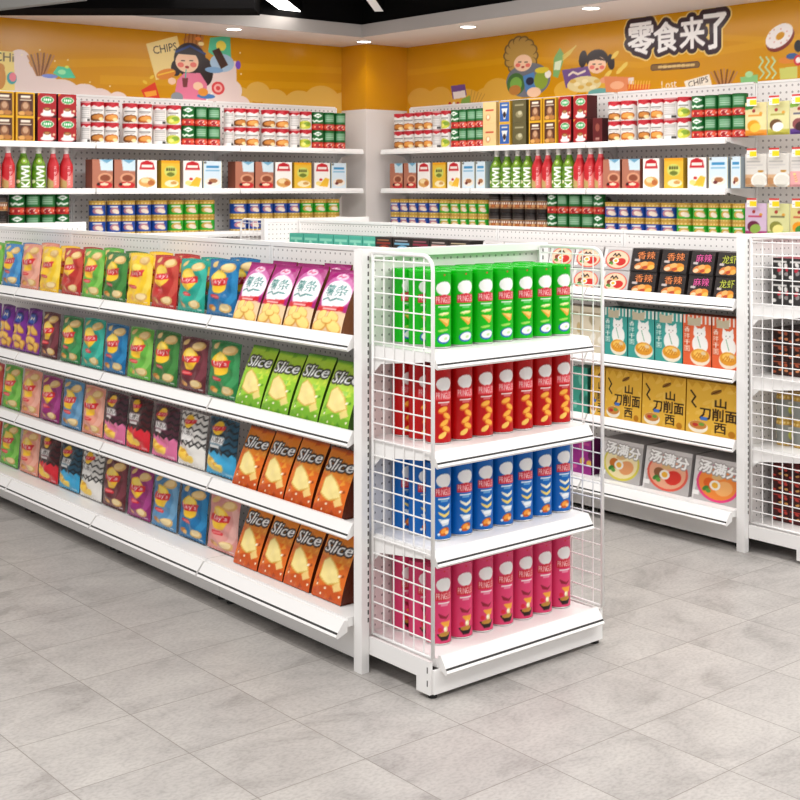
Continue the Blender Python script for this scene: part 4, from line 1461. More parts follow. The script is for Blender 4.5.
def art_dried(kind):
    base = {'mango': '#e2d49a', 'lychee': '#d8d396', 'plum': '#dccfae', 'rice': '#d9d4cc', 'pinkrice': '#dad4ce', 'grape': '#d3b8d0', 'melon': '#d9d79a', 'orange': '#e2d48c'}[kind]
    A = Art(34, 44, 0.70, base)
    if kind in ('rice', 'pinkrice'):
        A.rect(0.06, 0.74, 0.5, 0.77, '#a9a5a2'); A.rect(0.06, 0.64, 0.58, 0.67, '#c4c0bd'); A.rect(0.06, 0.56, 0.4, 0.585, '#c4c0bd')
        A.ell(0.52, 0.47, 0.09, 0.035, '#b8862e')
        if kind == 'rice':
            A.rect(0, 0, 0.70, 0.38, '#d3ab84'); A.ell(0.12, 0.18, 0.14, 0.1, '#b98658'); A.ell(0.48, 0.2, 0.25, 0.22, '#f0ece4'); A.ell(0.48, 0.2, 0.20, 0.17, '#dedacf')
        else:
            A.rect(0, 0, 0.70, 0.46, '#eaa7a8')
            for i in range(20):
                A.ell((i * 0.23) % 0.7, 0.05 + (i * 0.137) % 0.38, 0.05, 0.04, '#f2d08a' if i % 2 else '#d97f8c')
        return A
    A.ell(0.30, 0.74, 0.055, 0.05, '#a8352e'); A.rect(0.12, 0.58, 0.56, 0.63, {'mango': '#d98a2e', 'lychee': '#a8a04a', 'plum': '#4a4a6a', 'grape': '#c23a5a', 'melon': '#6a6a4a', 'orange': '#c8503a'}[kind])
    low = {'mango': '#e8902a', 'lychee': '#b8b046', 'plum': '#5a3a86', 'grape': '#a0336a', 'melon': '#8aa83a', 'orange': '#efae2e'}[kind]
    A.rect(0, 0, 0.70, 0.17, low)
    A.poly([(0, 0.9), (0.35, 0.93), (0.25, 0.8), (0, 0.78)], {'mango': '#2f7d3a', 'plum': '#7fae3c'}.get(kind, base))
    f1, f2 = {'mango': ('#e79a1e', '#f6c24a'), 'lychee': ('#6b4a2a', '#f4f1ea'), 'plum': ('#8a4a4a', '#3b1d22'), 'grape': ('#6a1f3f', '#8fae4a'), 'melon': ('#8a8a3a', '#efe48a'), 'orange': ('#ef9a1e', '#3f8a3c')}[kind]
    A.ell(0.30, 0.30, 0.20, 0.17, f1); A.ell(0.36, 0.24, 0.17, 0.13, f2, 0.3)
    A.ell(0.52, 0.66, 0.05, 0.04, '#e0a03a')
    return A


def art_darkpack(main, acc):
    A = Art(36, 34, 1.1, '#2c2624')
    A.rect(0.1, 0.62, 1.0, 0.72, main); A.ell(0.6, 0.35, 0.38, 0.24, main); A.ell(0.55, 0.36, 0.22, 0.13, acc); A.rect(0.15, 0.80, 0.9, 0.86, acc, 0.7)
    return A


def art_plain(base, deco, n=5):
    A = Art(30, 40, 0.8, base)
    for i in range(n):
        A.ell(0.12 + (i * 0.31) % 0.65, 0.2 + (i * 0.17) % 0.55, 0.11, 0.08, deco[i % len(deco)], i * 0.8)
    A.rect(0.08, 0.80, 0.72, 0.88, deco[0], 0.9)
    return A


# ================================================================== crisp bags on the left gondola
L = lambda b, g, d=None: art_lays(b, g, d)
BAGS = {
    'blue': (lambda: L('#2f7fc0', '#63aede'), 'blue', '#2a6aa0'), 'salmon': (lambda: L('#e0927c', '#f0b8a4'), 'salmon pink', '#c87a66'),
    'yellow': (lambda: L('#f2c51c', '#fbe168', '#e6b23a'), 'yellow', '#d8ac10'), 'red': (lambda: L('#b42a26', '#d25a48'), 'red', '#8f1f1c'),
    'lime': (lambda: L('#5aa838', '#93cf62', '#8fbf3a'), 'light green', '#458a2a'), 'forest': (lambda: L('#2c6b2c', '#4f9448'), 'dark green', '#205020'),
    'teal': (lambda: L('#1a9a86', '#4cc2ac'), 'teal', '#137566'), 'navy': (lambda: L('#12659a', '#2f8cc0'), 'deep blue', '#0d4a72'),
    'maroon': (lambda: L('#5a1f28', '#84404a'), 'maroon', '#43161d'), 'purple': (lambda: L('#8a1f66', '#b04a8e'), 'plum purple', '#68164c'),
    'sky': (lambda: L('#4a84b0', '#82b0d0'), 'greyish blue', '#3a6a90'), 'pink': (lambda: L('#d68f88', '#ecbcb2'), 'pale pink', '#b87670'),
    'green': (lambda: L('#1f7a3e', '#4aa062', '#c07a2a'), 'green', '#185c2e'),
    'wavepink': (lambda: art_wave('#4a1c2c', '#d9719c', '#1d1416'), 'pink and black zigzag', '#8a4060'),
    'wavered': (lambda: art_wave('#4a1218', '#cf1f2e', '#1d0f10'), 'red and black zigzag', '#7a141c'),
    'wavewhite': (lambda: art_wave('#d9d5d0', '#e6e2dc', '#171414'), 'white and black zigzag', '#b0aca8'),
    'waveblue': (lambda: art_wave('#1d4a60', '#3aa0cc', '#10171c'), 'blue and black zigzag', '#2a6480'),
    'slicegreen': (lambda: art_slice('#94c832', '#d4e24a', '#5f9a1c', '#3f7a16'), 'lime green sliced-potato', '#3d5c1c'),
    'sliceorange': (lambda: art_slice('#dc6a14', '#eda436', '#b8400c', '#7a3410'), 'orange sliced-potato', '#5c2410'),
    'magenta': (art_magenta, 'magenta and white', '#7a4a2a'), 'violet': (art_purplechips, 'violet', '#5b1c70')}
bag_protos = {}


def bag(kind):
    if kind not in bag_protos:
        fn, _, back = BAGS[kind]
        sd = len(bag_protos)
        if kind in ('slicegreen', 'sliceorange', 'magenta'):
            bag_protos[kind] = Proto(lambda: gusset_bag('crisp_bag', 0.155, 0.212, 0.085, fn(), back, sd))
        else:
            bag_protos[kind] = Proto(lambda: pillow_bag('crisp_bag', 0.20, 0.207, 0.040, fn(), back, sd))
    return bag_protos[kind]


ROWS = [
    ('top shelf', SH[0], [(-10, 'lime'), (8, 'blue'), (26.5, 'salmon'), (46, 'yellow'), (68, 'red'), (88.5, 'lime'), (111, 'forest'), (135, 'yellow'), (160.5, 'red'), (187.5, 'teal'), (217.5, 'navy'),
                          (246, 'magenta'), (271, 'magenta'), (298, 'magenta'), (328, 'magenta')]),
    ('second shelf', SH[1], [(-11, 'violet'), (3, 'violet'), (16, 'violet'), (29.5, 'violet'), (46, 'maroon'), (67, 'green'), (88.5, 'teal'), (111, 'navy'), (135.5, 'lime'), (161, 'forest'), (188.5, 'maroon'), (219, 'green'),
                             (249, 'slicegreen'), (276, 'slicegreen'), (305, 'slicegreen'), (335, 'slicegreen')]),
    ('third shelf', SH[2], [(-10, 'red'), (8, 'lime'), (27, 'salmon'), (46.5, 'purple'), (68, 'sky'), (89, 'salmon'), (111, 'wavepink'), (134.5, 'wavered'), (161, 'wavepink'), (188, 'wavewhite'), (217.5, 'waveblue'),
                            (246, 'sliceorange'), (272, 'sliceorange'), (299, 'sliceorange'), (329, 'sliceorange')]),
    ('bottom deck', DECK, [(-12, 'red'), (6, 'lime'), (25.5, 'salmon'), (45, 'wavered'), (66, 'waveblue'), (87.5, 'wavewhite'), (110.5, 'maroon'), (135.5, 'purple'), (160.5, 'sky'), (188.5, 'navy'), (218.5, 'pink'),
                           (247, 'sliceorange'), (272, 'sliceorange'), (298, 'sliceorange'), (328, 'sliceorange')])]
XB = 2.545
for rn, zz, row in ROWS:
    ys = [y_at(px, XB + (0.012 if k in ('slicegreen', 'sliceorange', 'magenta') else 0.02)) for px, k in row]
    n = len(row)
    for i, (px, kd) in enumerate(row):
        g = kd in ('slicegreen', 'sliceorange', 'magenta')
        nb = [abs(ys[i] - ys[j]) for j in (i - 1, i + 1) if 0 <= j < n and (row[j][1] in ('slicegreen', 'sliceorange', 'magenta')) == g]
        wd = min(nb) * 0.955
        lab = '%s crisp bag, %s from near post, left gondola\'s %s' % (BAGS[kd][1], ORD[n - 1 - i], rn)
        sz = 1 + 0.02 * math.sin(i * 2.3 + zz * 9)
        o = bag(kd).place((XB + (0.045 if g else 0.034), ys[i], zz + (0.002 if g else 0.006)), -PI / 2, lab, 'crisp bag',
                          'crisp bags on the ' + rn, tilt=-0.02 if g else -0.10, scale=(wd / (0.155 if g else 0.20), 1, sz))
        if rn == 'top shelf':
            lab = '%s crisp bag, second row, %s from near post, left gondola\'s top shelf' % (BAGS[kd][1], ORD[n - 1 - i])
            yb = ys[i]
            o = bag(kd).place((XB + (0.142 if g else 0.122), yb, zz + (0.002 if g else 0.006)), -PI / 2, lab, 'crisp bag',
                              'crisp bags in the second row', tilt=-0.02 if g else -0.10, scale=(wd / (0.155 if g else 0.20), 1, sz * 1.01))

# ================================================================== crisp canisters on the end display
CAN = {'green': ('#04b00e', '#047d0a', 'green'), 'red': ('#b80408', '#7d0408', 'red'), 'blue': ('#0462b4', '#04407c', 'blue'), 'pink': ('#d83c6c', '#a01840', 'pink')}


def make_can(k):
    base, dark, _ = CAN[k]

    def b():
        t = empty('crisp_canister')
        art_lathe('body', lambda v: 0.0402, 0.230, art_canister(base, dark, k), parent=t, z0=0.003)
        c = paint('canister_rim_' + k, base, 0.35)
        MB().lathe([(0.0390, 0), (0.0408, 0.001), (0.0408, 0.0045), (0.0404, 0.005)], 32).build('base_rim', M_STEEL, t, smooth=False)
        MB().lathe([(0.0405, 0.2315), (0.0409, 0.233), (0.0409, 0.2385), (0.0392, 0.240), (0.0385, 0.2385), (0.038, 0.2375)], 32).build('lid', paint('canister_lid_' + k, base, 0.25), t)
        return t
    return Proto(b)


for (k, z, where) in (('green', ENDSH[0], 'top shelf'), ('red', ENDSH[1], 'second shelf'), ('blue', ENDSH[2], 'third shelf'), ('pink', EDECK, 'bottom deck')):
    P = make_can(k)
    for r in range(3):
        for i in range(7):
            lab = '%s crisp canister, %s from the left in the %s row on the display\'s %s' % (CAN[k][2], ORD[i], ('front', 'middle', 'back')[r], where)
            P.place((2.684 + 0.0912 * i, 3.029 + r * 0.0825, z + (0.0005 if where == 'bottom deck' else -0.0025)), -0.22, lab, 'crisp canister', 'crisp canisters on the end display')

# ================================================================== noodle gondola (right), faces the left aisle
XR = 4.615


def row_y(px):
    return y_at(px, XR)


def run(items, protos, z, what, cat, group, wd0, layers=1, lh=0.0, dx=0.055, step=0.0, gap=0.97, near=0):
    """items: (left px, right px, kind) along the noodle gondola; placed front flush, upper layers set back a little"""
    n = len(items)
    for i, (a, b, kd) in enumerate(items):
        ya, yb = row_y(a), row_y(b)
        for l in range(layers):
            lay = '' if layers == 1 else (', lower' if l == 0 else ', upper')
            protos[kd][0].place((XR + dx + step * l, (ya + yb) / 2, z + lh * l + 0.0005), -PI / 2,
                                '%s%s, %s from near post, noodle gondola %s' % (protos[kd][1], lay, ORD[near + n - 1 - i], what), cat, group,
                                scale=(abs(ya - yb) * gap / wd0, 1, 1))


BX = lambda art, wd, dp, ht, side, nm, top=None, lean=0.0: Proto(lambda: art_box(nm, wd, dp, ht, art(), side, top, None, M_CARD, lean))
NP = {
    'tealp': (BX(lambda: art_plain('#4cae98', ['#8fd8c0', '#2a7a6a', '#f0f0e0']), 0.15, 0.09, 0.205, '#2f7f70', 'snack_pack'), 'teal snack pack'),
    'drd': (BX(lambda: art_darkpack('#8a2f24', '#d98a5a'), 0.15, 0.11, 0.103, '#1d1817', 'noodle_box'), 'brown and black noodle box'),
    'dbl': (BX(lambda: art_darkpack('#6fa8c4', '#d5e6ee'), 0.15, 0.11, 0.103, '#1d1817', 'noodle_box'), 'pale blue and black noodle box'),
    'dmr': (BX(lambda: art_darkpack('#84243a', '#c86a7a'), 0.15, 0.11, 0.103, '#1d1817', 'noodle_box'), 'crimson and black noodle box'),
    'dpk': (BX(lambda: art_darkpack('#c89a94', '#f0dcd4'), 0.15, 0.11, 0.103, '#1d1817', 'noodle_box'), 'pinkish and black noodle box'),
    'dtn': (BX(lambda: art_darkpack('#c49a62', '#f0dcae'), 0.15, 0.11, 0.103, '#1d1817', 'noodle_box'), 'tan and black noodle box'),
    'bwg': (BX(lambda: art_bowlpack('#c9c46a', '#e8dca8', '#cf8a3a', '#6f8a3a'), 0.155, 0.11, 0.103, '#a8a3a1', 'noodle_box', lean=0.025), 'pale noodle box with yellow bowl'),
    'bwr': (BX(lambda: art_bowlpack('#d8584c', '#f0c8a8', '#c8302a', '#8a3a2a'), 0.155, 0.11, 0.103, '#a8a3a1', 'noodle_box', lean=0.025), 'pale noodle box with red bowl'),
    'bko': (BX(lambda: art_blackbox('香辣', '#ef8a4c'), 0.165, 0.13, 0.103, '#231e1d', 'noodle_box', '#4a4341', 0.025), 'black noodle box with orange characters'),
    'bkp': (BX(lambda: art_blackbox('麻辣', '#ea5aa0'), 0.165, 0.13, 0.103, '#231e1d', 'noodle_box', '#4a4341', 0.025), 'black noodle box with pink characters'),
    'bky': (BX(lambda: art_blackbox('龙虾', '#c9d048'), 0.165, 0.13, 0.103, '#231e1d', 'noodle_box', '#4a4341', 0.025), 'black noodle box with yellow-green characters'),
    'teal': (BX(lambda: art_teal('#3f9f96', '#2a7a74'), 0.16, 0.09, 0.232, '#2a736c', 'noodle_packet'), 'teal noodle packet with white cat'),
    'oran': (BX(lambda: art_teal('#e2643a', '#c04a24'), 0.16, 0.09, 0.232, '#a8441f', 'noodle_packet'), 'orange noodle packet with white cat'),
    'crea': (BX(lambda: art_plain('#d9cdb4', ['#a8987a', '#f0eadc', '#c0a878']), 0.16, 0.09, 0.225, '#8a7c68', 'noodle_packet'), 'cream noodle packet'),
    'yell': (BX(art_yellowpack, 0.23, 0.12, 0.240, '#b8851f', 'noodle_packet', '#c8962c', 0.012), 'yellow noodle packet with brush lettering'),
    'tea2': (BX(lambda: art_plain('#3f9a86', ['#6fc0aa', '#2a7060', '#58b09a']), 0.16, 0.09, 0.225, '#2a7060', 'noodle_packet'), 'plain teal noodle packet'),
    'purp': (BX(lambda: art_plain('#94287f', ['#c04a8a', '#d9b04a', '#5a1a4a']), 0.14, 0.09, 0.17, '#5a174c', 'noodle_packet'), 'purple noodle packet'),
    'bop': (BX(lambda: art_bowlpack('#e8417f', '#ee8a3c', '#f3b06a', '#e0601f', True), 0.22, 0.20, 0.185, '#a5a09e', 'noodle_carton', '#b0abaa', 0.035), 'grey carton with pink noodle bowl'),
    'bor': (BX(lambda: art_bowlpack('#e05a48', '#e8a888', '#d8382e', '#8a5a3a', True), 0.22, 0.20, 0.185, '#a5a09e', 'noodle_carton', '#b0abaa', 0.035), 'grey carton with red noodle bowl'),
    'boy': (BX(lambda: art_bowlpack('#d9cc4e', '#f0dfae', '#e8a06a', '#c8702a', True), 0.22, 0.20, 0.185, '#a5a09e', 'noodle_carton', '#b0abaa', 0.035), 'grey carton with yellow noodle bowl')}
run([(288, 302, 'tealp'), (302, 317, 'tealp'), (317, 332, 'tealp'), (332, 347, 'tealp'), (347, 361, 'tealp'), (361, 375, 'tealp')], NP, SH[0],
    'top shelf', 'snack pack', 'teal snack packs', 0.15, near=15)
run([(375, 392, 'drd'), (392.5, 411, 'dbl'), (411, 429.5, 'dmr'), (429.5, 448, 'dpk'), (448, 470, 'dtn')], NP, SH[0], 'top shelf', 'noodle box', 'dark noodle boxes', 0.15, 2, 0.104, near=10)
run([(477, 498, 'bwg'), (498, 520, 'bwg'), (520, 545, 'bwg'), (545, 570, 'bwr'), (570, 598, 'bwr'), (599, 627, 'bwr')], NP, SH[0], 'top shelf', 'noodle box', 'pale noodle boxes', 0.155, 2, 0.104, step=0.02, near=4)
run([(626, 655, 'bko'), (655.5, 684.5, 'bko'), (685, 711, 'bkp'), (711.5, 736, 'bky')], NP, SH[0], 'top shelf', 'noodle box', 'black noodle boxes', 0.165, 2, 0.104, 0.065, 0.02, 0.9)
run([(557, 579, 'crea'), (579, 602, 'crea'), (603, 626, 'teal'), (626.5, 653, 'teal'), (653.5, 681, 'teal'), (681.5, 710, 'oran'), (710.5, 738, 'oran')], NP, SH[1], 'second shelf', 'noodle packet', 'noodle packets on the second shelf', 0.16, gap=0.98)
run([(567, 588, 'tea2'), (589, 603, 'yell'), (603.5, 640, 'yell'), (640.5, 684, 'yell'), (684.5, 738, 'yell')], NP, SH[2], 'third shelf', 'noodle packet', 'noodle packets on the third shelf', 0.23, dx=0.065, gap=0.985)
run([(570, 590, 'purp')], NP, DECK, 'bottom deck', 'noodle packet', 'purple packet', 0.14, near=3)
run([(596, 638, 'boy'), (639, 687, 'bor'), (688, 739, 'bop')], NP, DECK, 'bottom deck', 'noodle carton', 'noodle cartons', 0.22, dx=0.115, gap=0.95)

# ------------------------------------------------------------------ packs on the right end display (seen through its wire side)
EP = {
    'bw': (BX(lambda: art_plain('#2e2c2c', ['#d9d6d2', '#8a8684', '#b02a3a'], 7), 0.08, 0.14, 0.100, '#3a3737', 'snack_box', '#8f2438'), 'black and white snack box'),
    'br': (BX(lambda: art_plain('#3a2420', ['#b0583a', '#d98a5a', '#1d1513'], 7), 0.08, 0.14, 0.066, '#3f2520', 'snack_box', '#2a1a16'), 'dark brown snack box'),
    'gy': (Proto(lambda: art_lathe('drink_can', lambda v: 0.038 if 0.05 < v < 0.95 else 0.035, 0.108, art_goldtin('#8a8c86', '#c3c456'))), 'grey and yellow drink can'),
    'rd': (BX(lambda: art_plain('#4a2020', ['#c8443a', '#d9a05a', '#2a1614'], 7), 0.08, 0.14, 0.060, '#5a2a26', 'snack_box', '#7a2a28'), 'dark red snack box')}
for kd, z, where, lay, lh, sx in (('bw', ENDSH[0], 'top shelf', 2, 0.101, 0.145), ('br', ENDSH[1], 'second shelf', 3, 0.067, 0.145), ('gy', ENDSH[2], 'third shelf', 2, 0.1085, 0.085), ('rd', EDECK, 'bottom deck', 4, 0.061, 0.145)):
    for l in range(lay):
        for r in range(2):
            for i in range(3):
                EP[kd][0].place((4.835 + sx * i - (0.03 if kd == 'gy' else 0), 3.10 + r * 0.083, z + lh * l + (0.0005 if where == 'bottom deck' else -0.0025)), 0.0 if kd == 'gy' else -PI / 2,
                                '%s, %s from left, %s row, %s layer, right display %s' % (EP[kd][1], ORD[i], ('front', 'back')[r], ('lowest', 'second', 'third', 'fourth')[l], where),
                                'drink can' if kd == 'gy' else 'snack box', 'packs on the right end display')

# ================================================================== goods on the wall shelves
def tin_proto(name, art, r, h, lidcol=None, lid_h=0.012, square=0.0):
    def b():
        if lidcol is None:
            return art_lathe(name, lambda v: r * (1.0 if 0.03 < v < 0.97 else 0.97), h, art(), square)
        t = empty(name)
        art_lathe('body', lambda v: r, h - lid_h, art(), square, parent=t)
        MB().lathe([(r * 1.02, h - lid_h), (r * 1.03, h - lid_h * 0.8), (r * 1.03, h - 0.003), (r * 0.98, h)], 28).build('lid', paint(name + '_lid_paint', lidcol, 0.35), t)
        return t
    return Proto(b)


def bottle_proto(kind):
    def b():
        t = empty('juice_bottle')

        def rad(v):
            if v < 0.04:
                return 0.040 + 0.006 * v / 0.04
            if v < 0.60:
                return 0.046
            q = (v - 0.60) / 0.40
            return 0.046 - (0.046 - 0.019) * (q * q * (3 - 2 * q))
        art_lathe('body', rad, 0.222, art_bottle(kind), 0.8, parent=t)
        neck = paint('bottle_neck_' + kind, '#efe6e2', 0.25)
        MB().lathe([(0.018, 0.221), (0.016, 0.226), (0.017, 0.240)], 20).build('neck', neck, t)
        MB().lathe([(0.0185, 0.2405), (0.019, 0.242), (0.019, 0.260), (0.017, 0.263)], 20).build('cap', M_WHITE, t)
        return t
    return Proto(b)


TH_ = 0.135
WP = {
    'wb': (tin_proto('biscuit_tin', lambda: art_whitetin('biscuit'), 0.05, TH_, '#b81f2d'), 'white red-lidded biscuit tin', 'tin', 0.10, TH_),
    'wc': (tin_proto('biscuit_tin', lambda: art_whitetin('cookie'), 0.05, TH_, '#b81f2d'), 'white red-lidded cookie tin', 'tin', 0.10, TH_),
    'wp': (tin_proto('biscuit_tin', lambda: art_whitetin('pear'), 0.05, TH_, '#b81f2d'), 'white tin with green fruit', 'tin', 0.10, TH_),
    'wt': (tin_proto('biscuit_tin', lambda: art_whitetin('turned'), 0.05, TH_, '#c98a8c'), 'white tin turned sideways', 'tin', 0.10, TH_),
    'gr': (tin_proto('food_tin', lambda: art_greentin(False), 0.05, TH_, '#17521f', 0.006), 'green-red tin', 'tin', 0.10, TH_),
    'gt': (tin_proto('food_tin', lambda: art_greentin(True), 0.05, TH_, '#17521f', 0.006), 'green-red tin turned sideways', 'tin', 0.10, TH_),
    'gb': (tin_proto('nut_tin', lambda: art_goldtin('#1f4aa0', '#b87a8a'), 0.05, 0.11, '#c39a3e', 0.01), 'gold-lidded blue tin', 'tin', 0.10, 0.11),
    'gg': (tin_proto('nut_tin', lambda: art_goldtin('#2aa52c', '#c9a24a'), 0.05, 0.11, '#c39a3e', 0.01), 'gold-lidded bright green tin', 'tin', 0.10, 0.11),
    'bk': (tin_proto('coffee_tin', art_blacktin, 0.05, 0.13, '#16110f', 0.01), 'black and brown tin', 'tin', 0.10, 0.13),
    'ccb': (BX(lambda: art_coffee('brown'), 0.15, 0.10, 0.154, '#d9a52a', 'coffee_box'), 'yellow-framed brown coffee box', 'box', 0.15, 0.154),
    'ccr': (BX(lambda: art_coffee('red'), 0.15, 0.10, 0.154, '#4a1214', 'coffee_box'), 'dark red coffee box', 'box', 0.15, 0.154),
    'ccc': (BX(lambda: art_coffee('cream'), 0.15, 0.10, 0.154, '#cfae72', 'coffee_box'), 'cream coffee box', 'box', 0.15, 0.154),
    'ccl': (BX(lambda: art_coffee('blue'), 0.15, 0.10, 0.154, '#b98f2e', 'coffee_box'), 'gold-framed blue coffee box', 'box', 0.15, 0.154),
    'cco': (BX(lambda: art_coffee('olive'), 0.15, 0.10, 0.154, '#3f3a24', 'coffee_box'), 'olive coffee box', 'box', 0.15, 0.154),
    'ccm': (BX(lambda: art_coffee('maroon'), 0.15, 0.10, 0.154, '#3a1214', 'coffee_box'), 'small maroon coffee box', 'box', 0.15, 0.154),
    'bn': (BX(lambda: art_cereal('brown'), 0.14, 0.10, 0.19, '#8a4c3a', 'cereal_box', '#9a5a48'), 'brown cereal box with pale blue flap', 'box', 0.14, 0.19),
    'rw': (BX(lambda: art_cereal('red'), 0.14, 0.10, 0.19, '#b8a8a0', 'cereal_box', '#e8e2dc'), 'white red-badged cereal box with biscuits', 'box', 0.14, 0.19),
    'cw': (BX(lambda: art_cereal('corn'), 0.14, 0.10, 0.19, '#b8a8a0', 'cereal_box', '#e8e2dc'), 'white red-badged cereal box with corn', 'box', 0.14, 0.19),
    'yl': (BX(lambda: art_cereal('yellow'), 0.14, 0.10, 0.19, '#b8902a', 'cereal_box', '#d8ae3a'), 'yellow cereal box', 'box', 0.14, 0.19),
    'lb': (BX(lambda: art_cereal('blue'), 0.14, 0.10, 0.19, '#9aa8b0', 'cereal_box', '#dfe4e8'), 'pale blue cereal box', 'box', 0.14, 0.19),
    'kw': (bottle_proto('kiwi'), 'green kiwi juice bottle', 'bottle', 0.098, 0.263),
    'wm': (bottle_proto('melon'), 'red watermelon juice bottle', 'bottle', 0.098, 0.263)}
SPAN = {'L': lambda a: x_at(a, 7.80), 'R': lambda a: y_at(a, 6.32)}


def wall_run(side, z, items, where, layers, group, gap=0.97, zs=1.0):
    n = len(items)
    for i, (a, b, kd) in enumerate(items):
        pr, nm, cat, w0, h0 = WP[kd]
        p0, p1 = SPAN[side](a), SPAN[side](b)
        s = abs(p1 - p0) * gap / w0
        dy = s if cat in ('tin', 'bottle') else 1.0
        hs = zs
        nl = 1 if kd == 'ccm' else layers
        for l in range(nl):
            c = (p0 + p1) / 2
            half = 0.5 * w0 * dy if cat in ('tin', 'bottle') else 0.05
            pos = (c, 7.785 + half, z) if side == 'L' else (6.305 + half, c, z)
            rz = 0.0 if side == 'L' else -PI / 2
            lay = '' if nl == 1 else (', lower layer' if l == 0 else ', upper layer')
            lab = '%s%s, %s from left, %s' % (nm, lay, ORD[i], where)
            pr.place((pos[0], pos[1], pos[2] + h0 * hs * l * 1.004 + 0.0006), rz + (0.0 if cat == 'box' else 0.06 * math.sin(i * 1.7) + (-0.38 if side == 'L' else 0.30)), lab, cat, group, scale=(s, dy, hs))


# left wall, top shelf
wall_run('L', WSH[0], [(-6, 13, 'ccb'), (15, 34, 'ccb'), (36.5, 55.5, 'ccr'), (57, 75.5, 'ccr')], 'left wall top shelf, edge bay', 2, 'coffee boxes on the left wall')
wall_run('L', WSH[0], [(82, 91.5, 'wt'), (92, 106, 'wb'), (106.5, 120.5, 'wc'), (125.5, 139.5, 'wb'), (140, 154, 'wc'), (155.5, 168, 'wt'), (169, 183, 'wp'), (183.7, 196, 'gr'), (196.5, 208.7, 'gt'), (209.2, 222, 'gt')],
         'left wall top shelf, middle bay', 2, 'tins on the left wall top shelf')
wall_run('L', WSH[0], [(226, 235, 'wt'), (235.5, 248, 'wb'), (248.4, 261, 'wc'), (265, 277.7, 'wb'), (278, 291, 'wc'), (291.5, 301, 'wt'), (301.5, 313.5, 'wp'), (314, 325, 'gr'), (325.3, 336, 'gt'), (336.5, 347, 'gt')],
         'left wall top shelf, column bay', 2, 'tins on the left wall top shelf')
wall_run('L', WSH[1], [(-11, 2.5, 'wm'), (3, 17, 'wm'), (18, 33, 'kw'), (33.5, 48, 'kw'), (48.5, 61, 'wm'), (61.5, 75, 'wm')], 'left wall bottle shelf', 1, 'juice bottles on the left wall')
wall_run('L', WSH[1], [(91, 112, 'bn'), (113, 134.5, 'bn'), (136, 156, 'rw'), (160, 179, 'yl'), (182, 201, 'cw'), (202, 221, 'lb')], 'left wall cereal shelf, middle bay', 1, 'cereal boxes on the left wall')
wall_run('L', WSH[1], [(234, 253, 'bn'), (254, 272.5, 'bn'), (274, 291, 'rw'), (293, 310.5, 'yl'), (313, 329, 'cw'), (330, 345.5, 'lb')], 'left wall cereal shelf, column bay', 1, 'cereal boxes on the left wall')
wall_run('L', WSH[2], [(-5, 9.5, 'bk'), (11, 26.5, 'gr'), (27, 42, 'gt'), (42.5, 57, 'gt'), (57.3, 71, 'gr')], 'left wall third shelf, edge bay', 2, 'tall tins on the left wall')
wall_run('L', WSH[2], [(92, 107.5, 'gb'), (109, 122.5, 'gb'), (123, 137, 'gb'), (138.5, 153, 'gb'), (154, 169.5, 'gb'), (170.5, 185.5, 'gg'), (186, 200.5, 'gg'), (201.3, 217, 'gg')], 'left wall third shelf, middle bay', 2, 'gold-lidded tins')
wall_run('L', WSH[2], [(234, 249, 'gb'), (249.5, 262, 'gb'), (262.4, 274.5, 'gb'), (275.5, 289, 'gb'), (289.5, 301.7, 'gb'), (302.3, 315, 'gg'), (315.7, 328.5, 'gg'), (329, 341.5, 'gg')], 'left wall third shelf, column bay', 2, 'gold-lidded tins')
# right wall
wall_run('R', WSH[0], [(392.5, 402, 'wb'), (402.3, 411.5, 'wc'), (413, 422, 'wb'), (422.3, 431, 'wc'), (431.5, 439.5, 'wt'), (440, 448.5, 'wp'), (450, 458, 'gr'), (458.3, 466, 'gt'), (466.3, 474.5, 'gt'), (474.8, 483, 'gt')],
         'right wall top shelf, column bay', 2, 'tins on the right wall top shelf')
wall_run('R', WSH[0], [(484, 498, 'ccc'), (500, 512, 'ccl'), (513.5, 528, 'cco'), (530, 543.5, 'ccb'), (544.5, 558, 'ccb'), (559.5, 573, 'ccr'), (574.5, 589, 'ccr'), (594, 604, 'ccm')], 'right wall top shelf, middle bay', 2, 'coffee boxes on the right wall', 0.93)
wall_run('R', WSH[0], [(606.5, 618.5, 'wb'), (619, 632, 'wc'), (636.5, 648.5, 'wb'), (649, 661.5, 'wc'), (662, 675, 'wt'), (675.5, 689, 'wp'), (690, 702.5, 'gr'), (703, 715.5, 'gt'), (716, 730, 'gt'), (730.5, 744, 'gt')],
         'right wall top shelf, near bay', 2, 'tins on the right wall top shelf', zs=0.94)
wall_run('R', WSH[1], [(391, 404.5, 'bn'), (405, 418, 'bn'), (418.7, 432, 'rw'), (433.5, 447.5, 'yl'), (448.5, 462, 'cw'), (463, 476.5, 'lb'), (477, 487, 'lb')], 'right wall cereal shelf, column bay', 1, 'cereal boxes on the right wall', 0.93)
wall_run('R', WSH[1], [(488.5, 498.5, 'kw'), (499, 509, 'kw'), (509.5, 519.5, 'kw'), (520, 530, 'kw'), (530.5, 540, 'wm'), (540.5, 550, 'wm'), (550.5, 560.5, 'kw'), (561, 571.5, 'kw'), (572, 582, 'wm'), (582.5, 593, 'wm'), (593.5, 603, 'wm')],
         'right wall bottle shelf', 1, 'juice bottles on the right wall')
wall_run('R', WSH[1], [(604, 622, 'bn'), (623, 642, 'bn'), (644, 661.5, 'rw'), (665, 685.5, 'yl'), (688.5, 708.5, 'cw'), (709.5, 730, 'lb'), (732, 742.5, 'lb')], 'right wall cereal shelf, near bay', 1, 'cereal boxes on the right wall', 0.93, 0.97)
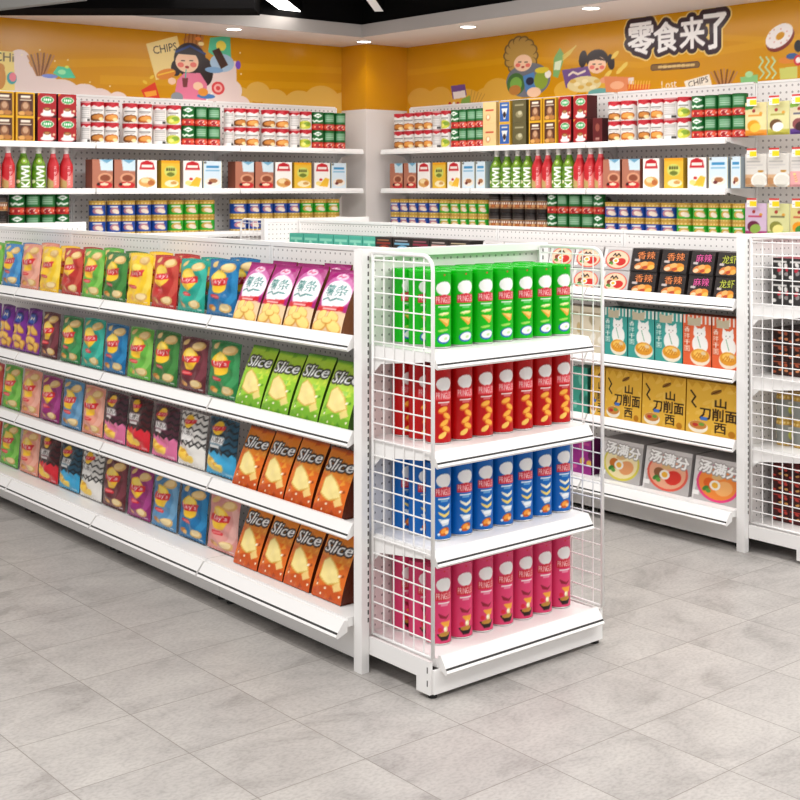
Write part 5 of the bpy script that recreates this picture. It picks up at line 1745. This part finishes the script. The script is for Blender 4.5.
wall_run('R', WSH[2], [(389, 398.3, 'gb'), (398.7, 407, 'gb'), (407.4, 416.3, 'gb'), (416.7, 426.7, 'gb'), (427.2, 437.2, 'gb'), (437.7, 448.3, 'gg'), (448.7, 458.8, 'gg'), (459.2, 467, 'gg'), (467.4, 476, 'gg'), (476.5, 486, 'gg')],
         'right wall third shelf, column bay', 2, 'gold-lidded tins')
wall_run('R', WSH[2], [(487, 498, 'bk'), (498.5, 510, 'bk'), (510.5, 522.5, 'bk'), (523, 534.5, 'bk'), (535, 545.7, 'bk'), (546.2, 555.5, 'gr'), (556, 566.5, 'gt'), (567, 579.3, 'gt'), (579.8, 592, 'gt'), (592.5, 602, 'gr')],
         'right wall third shelf, middle bay', 2, 'tall tins on the right wall')
wall_run('R', WSH[2], [(603, 616, 'gb'), (616.5, 628, 'gb'), (628.5, 642.5, 'gb'), (643.3, 658, 'gb'), (658.7, 673.5, 'gb'), (674.3, 689.5, 'gg'), (690.3, 706, 'gg'), (706.7, 718, 'gg'), (718.5, 730, 'gg'), (730.7, 744, 'gg')],
         'right wall third shelf, near bay', 2, 'gold-lidded tins', zs=0.97)

# ------------------------------------------------------------------ hanging bags and hooks by the right edge
DR = {}


def dried(kind):
    if kind not in DR:
        def b():
            A = art_dried(kind)
            nx, ny = A.nx, A.ny
            return flat_pouch('dried_fruit_pouch', 0.145, 0.190, 0.026, A)
        DR[kind] = Proto(b)
    return DR[kind]


def flat_pouch(name, wd, ht, tk, art):
    nx, ny = art.nx, art.ny
    u, v = np.meshgrid(np.linspace(0, 1, nx), np.linspace(0, 1, ny))
    bul = np.clip(np.sin(PI * u), 0, 1) ** 0.5 * (np.clip(1 - v, 0, 1) ** 0.6) * np.clip(v / 0.06, 0.25, 1)
    x = (u - 0.5) * wd
    z = v * ht
    V = np.concatenate([np.stack([x, -tk / 2 * bul - 0.001, z], -1).reshape(-1, 3), np.stack([x, tk / 2 * bul + 0.001, z], -1).reshape(-1, 3)])
    c = art.colours().reshape(-1, 3)
    C = np.concatenate([c, np.tile(c.mean(0), (nx * ny, 1))])
    return mesh_obj(name, V, grid_faces(nx, ny) + [q[::-1] for q in grid_faces(nx, ny, nx * ny)], M_FILM, smooth=True, cols=C)


def make_hook():
    t = empty('pegboard_hook')
    MB().tube([(0, 0.26, 0), (0, 0.0, 0), (0, -0.012, 0.012)], 0.0028, 8).box(-0.02, 0.02, 0.256, 0.260, -0.012, 0.012).build('prong', M_STEEL, t)
    MB().tube([(0, 0.26, 0.014), (0, -0.008, 0.030)], 0.0016, 6).build('tag_arm', M_STEEL, t)
    a = Art(20, 16, 1.4, '#f6f2ec')
    a.rect(0, 0.78, 1.4, 1.0, '#c8342e').rect(0.45, 0.12, 1.4, 0.66, '#f4d21c').rect(0.1, 0.3, 0.38, 0.4, '#b8b2ac')
    tg = art_box('price_tag', 0.066, 0.002, 0.052, a, '#f2eee8')
    tg.parent = t
    tg.location = (0, -0.012, -0.002)
    return t


HK = Proto(make_hook)
KN = {'mango': 'dried mango', 'lychee': 'dried lychee', 'plum': 'dried plum', 'rice': 'plain white rice cracker', 'pinkrice': 'pink-bottomed rice cracker', 'grape': 'purple dried grape', 'melon': 'green dried melon', 'orange': 'orange dried fruit'}
for ri, (zb, kinds) in enumerate(((1.842, ('mango', 'lychee', 'plum', 'mango')), (1.547, ('rice', 'rice', 'pinkrice', 'rice')), (1.262, ('grape', 'melon', 'orange', 'grape')))):
    for ci, kd in enumerate(kinds):
        y = y_at((755.5, 778, 801, 825)[ci], 6.32)
        rn = ('top', 'middle', 'lower')[ri]
        dried(kd).place((6.325, y, zb), -PI / 2, '%s pouch, %s from left in the %s hanging row at right' % (KN[kd], ORD[ci], rn), 'snack pouch', 'pouches on pegboard hooks')
        HK.place((6.295, y, zb + 0.170), -PI / 2, 'steel hook with yellow price tag, %s from left in the %s hook row' % (ORD[ci], rn), 'hook', 'pegboard hooks')
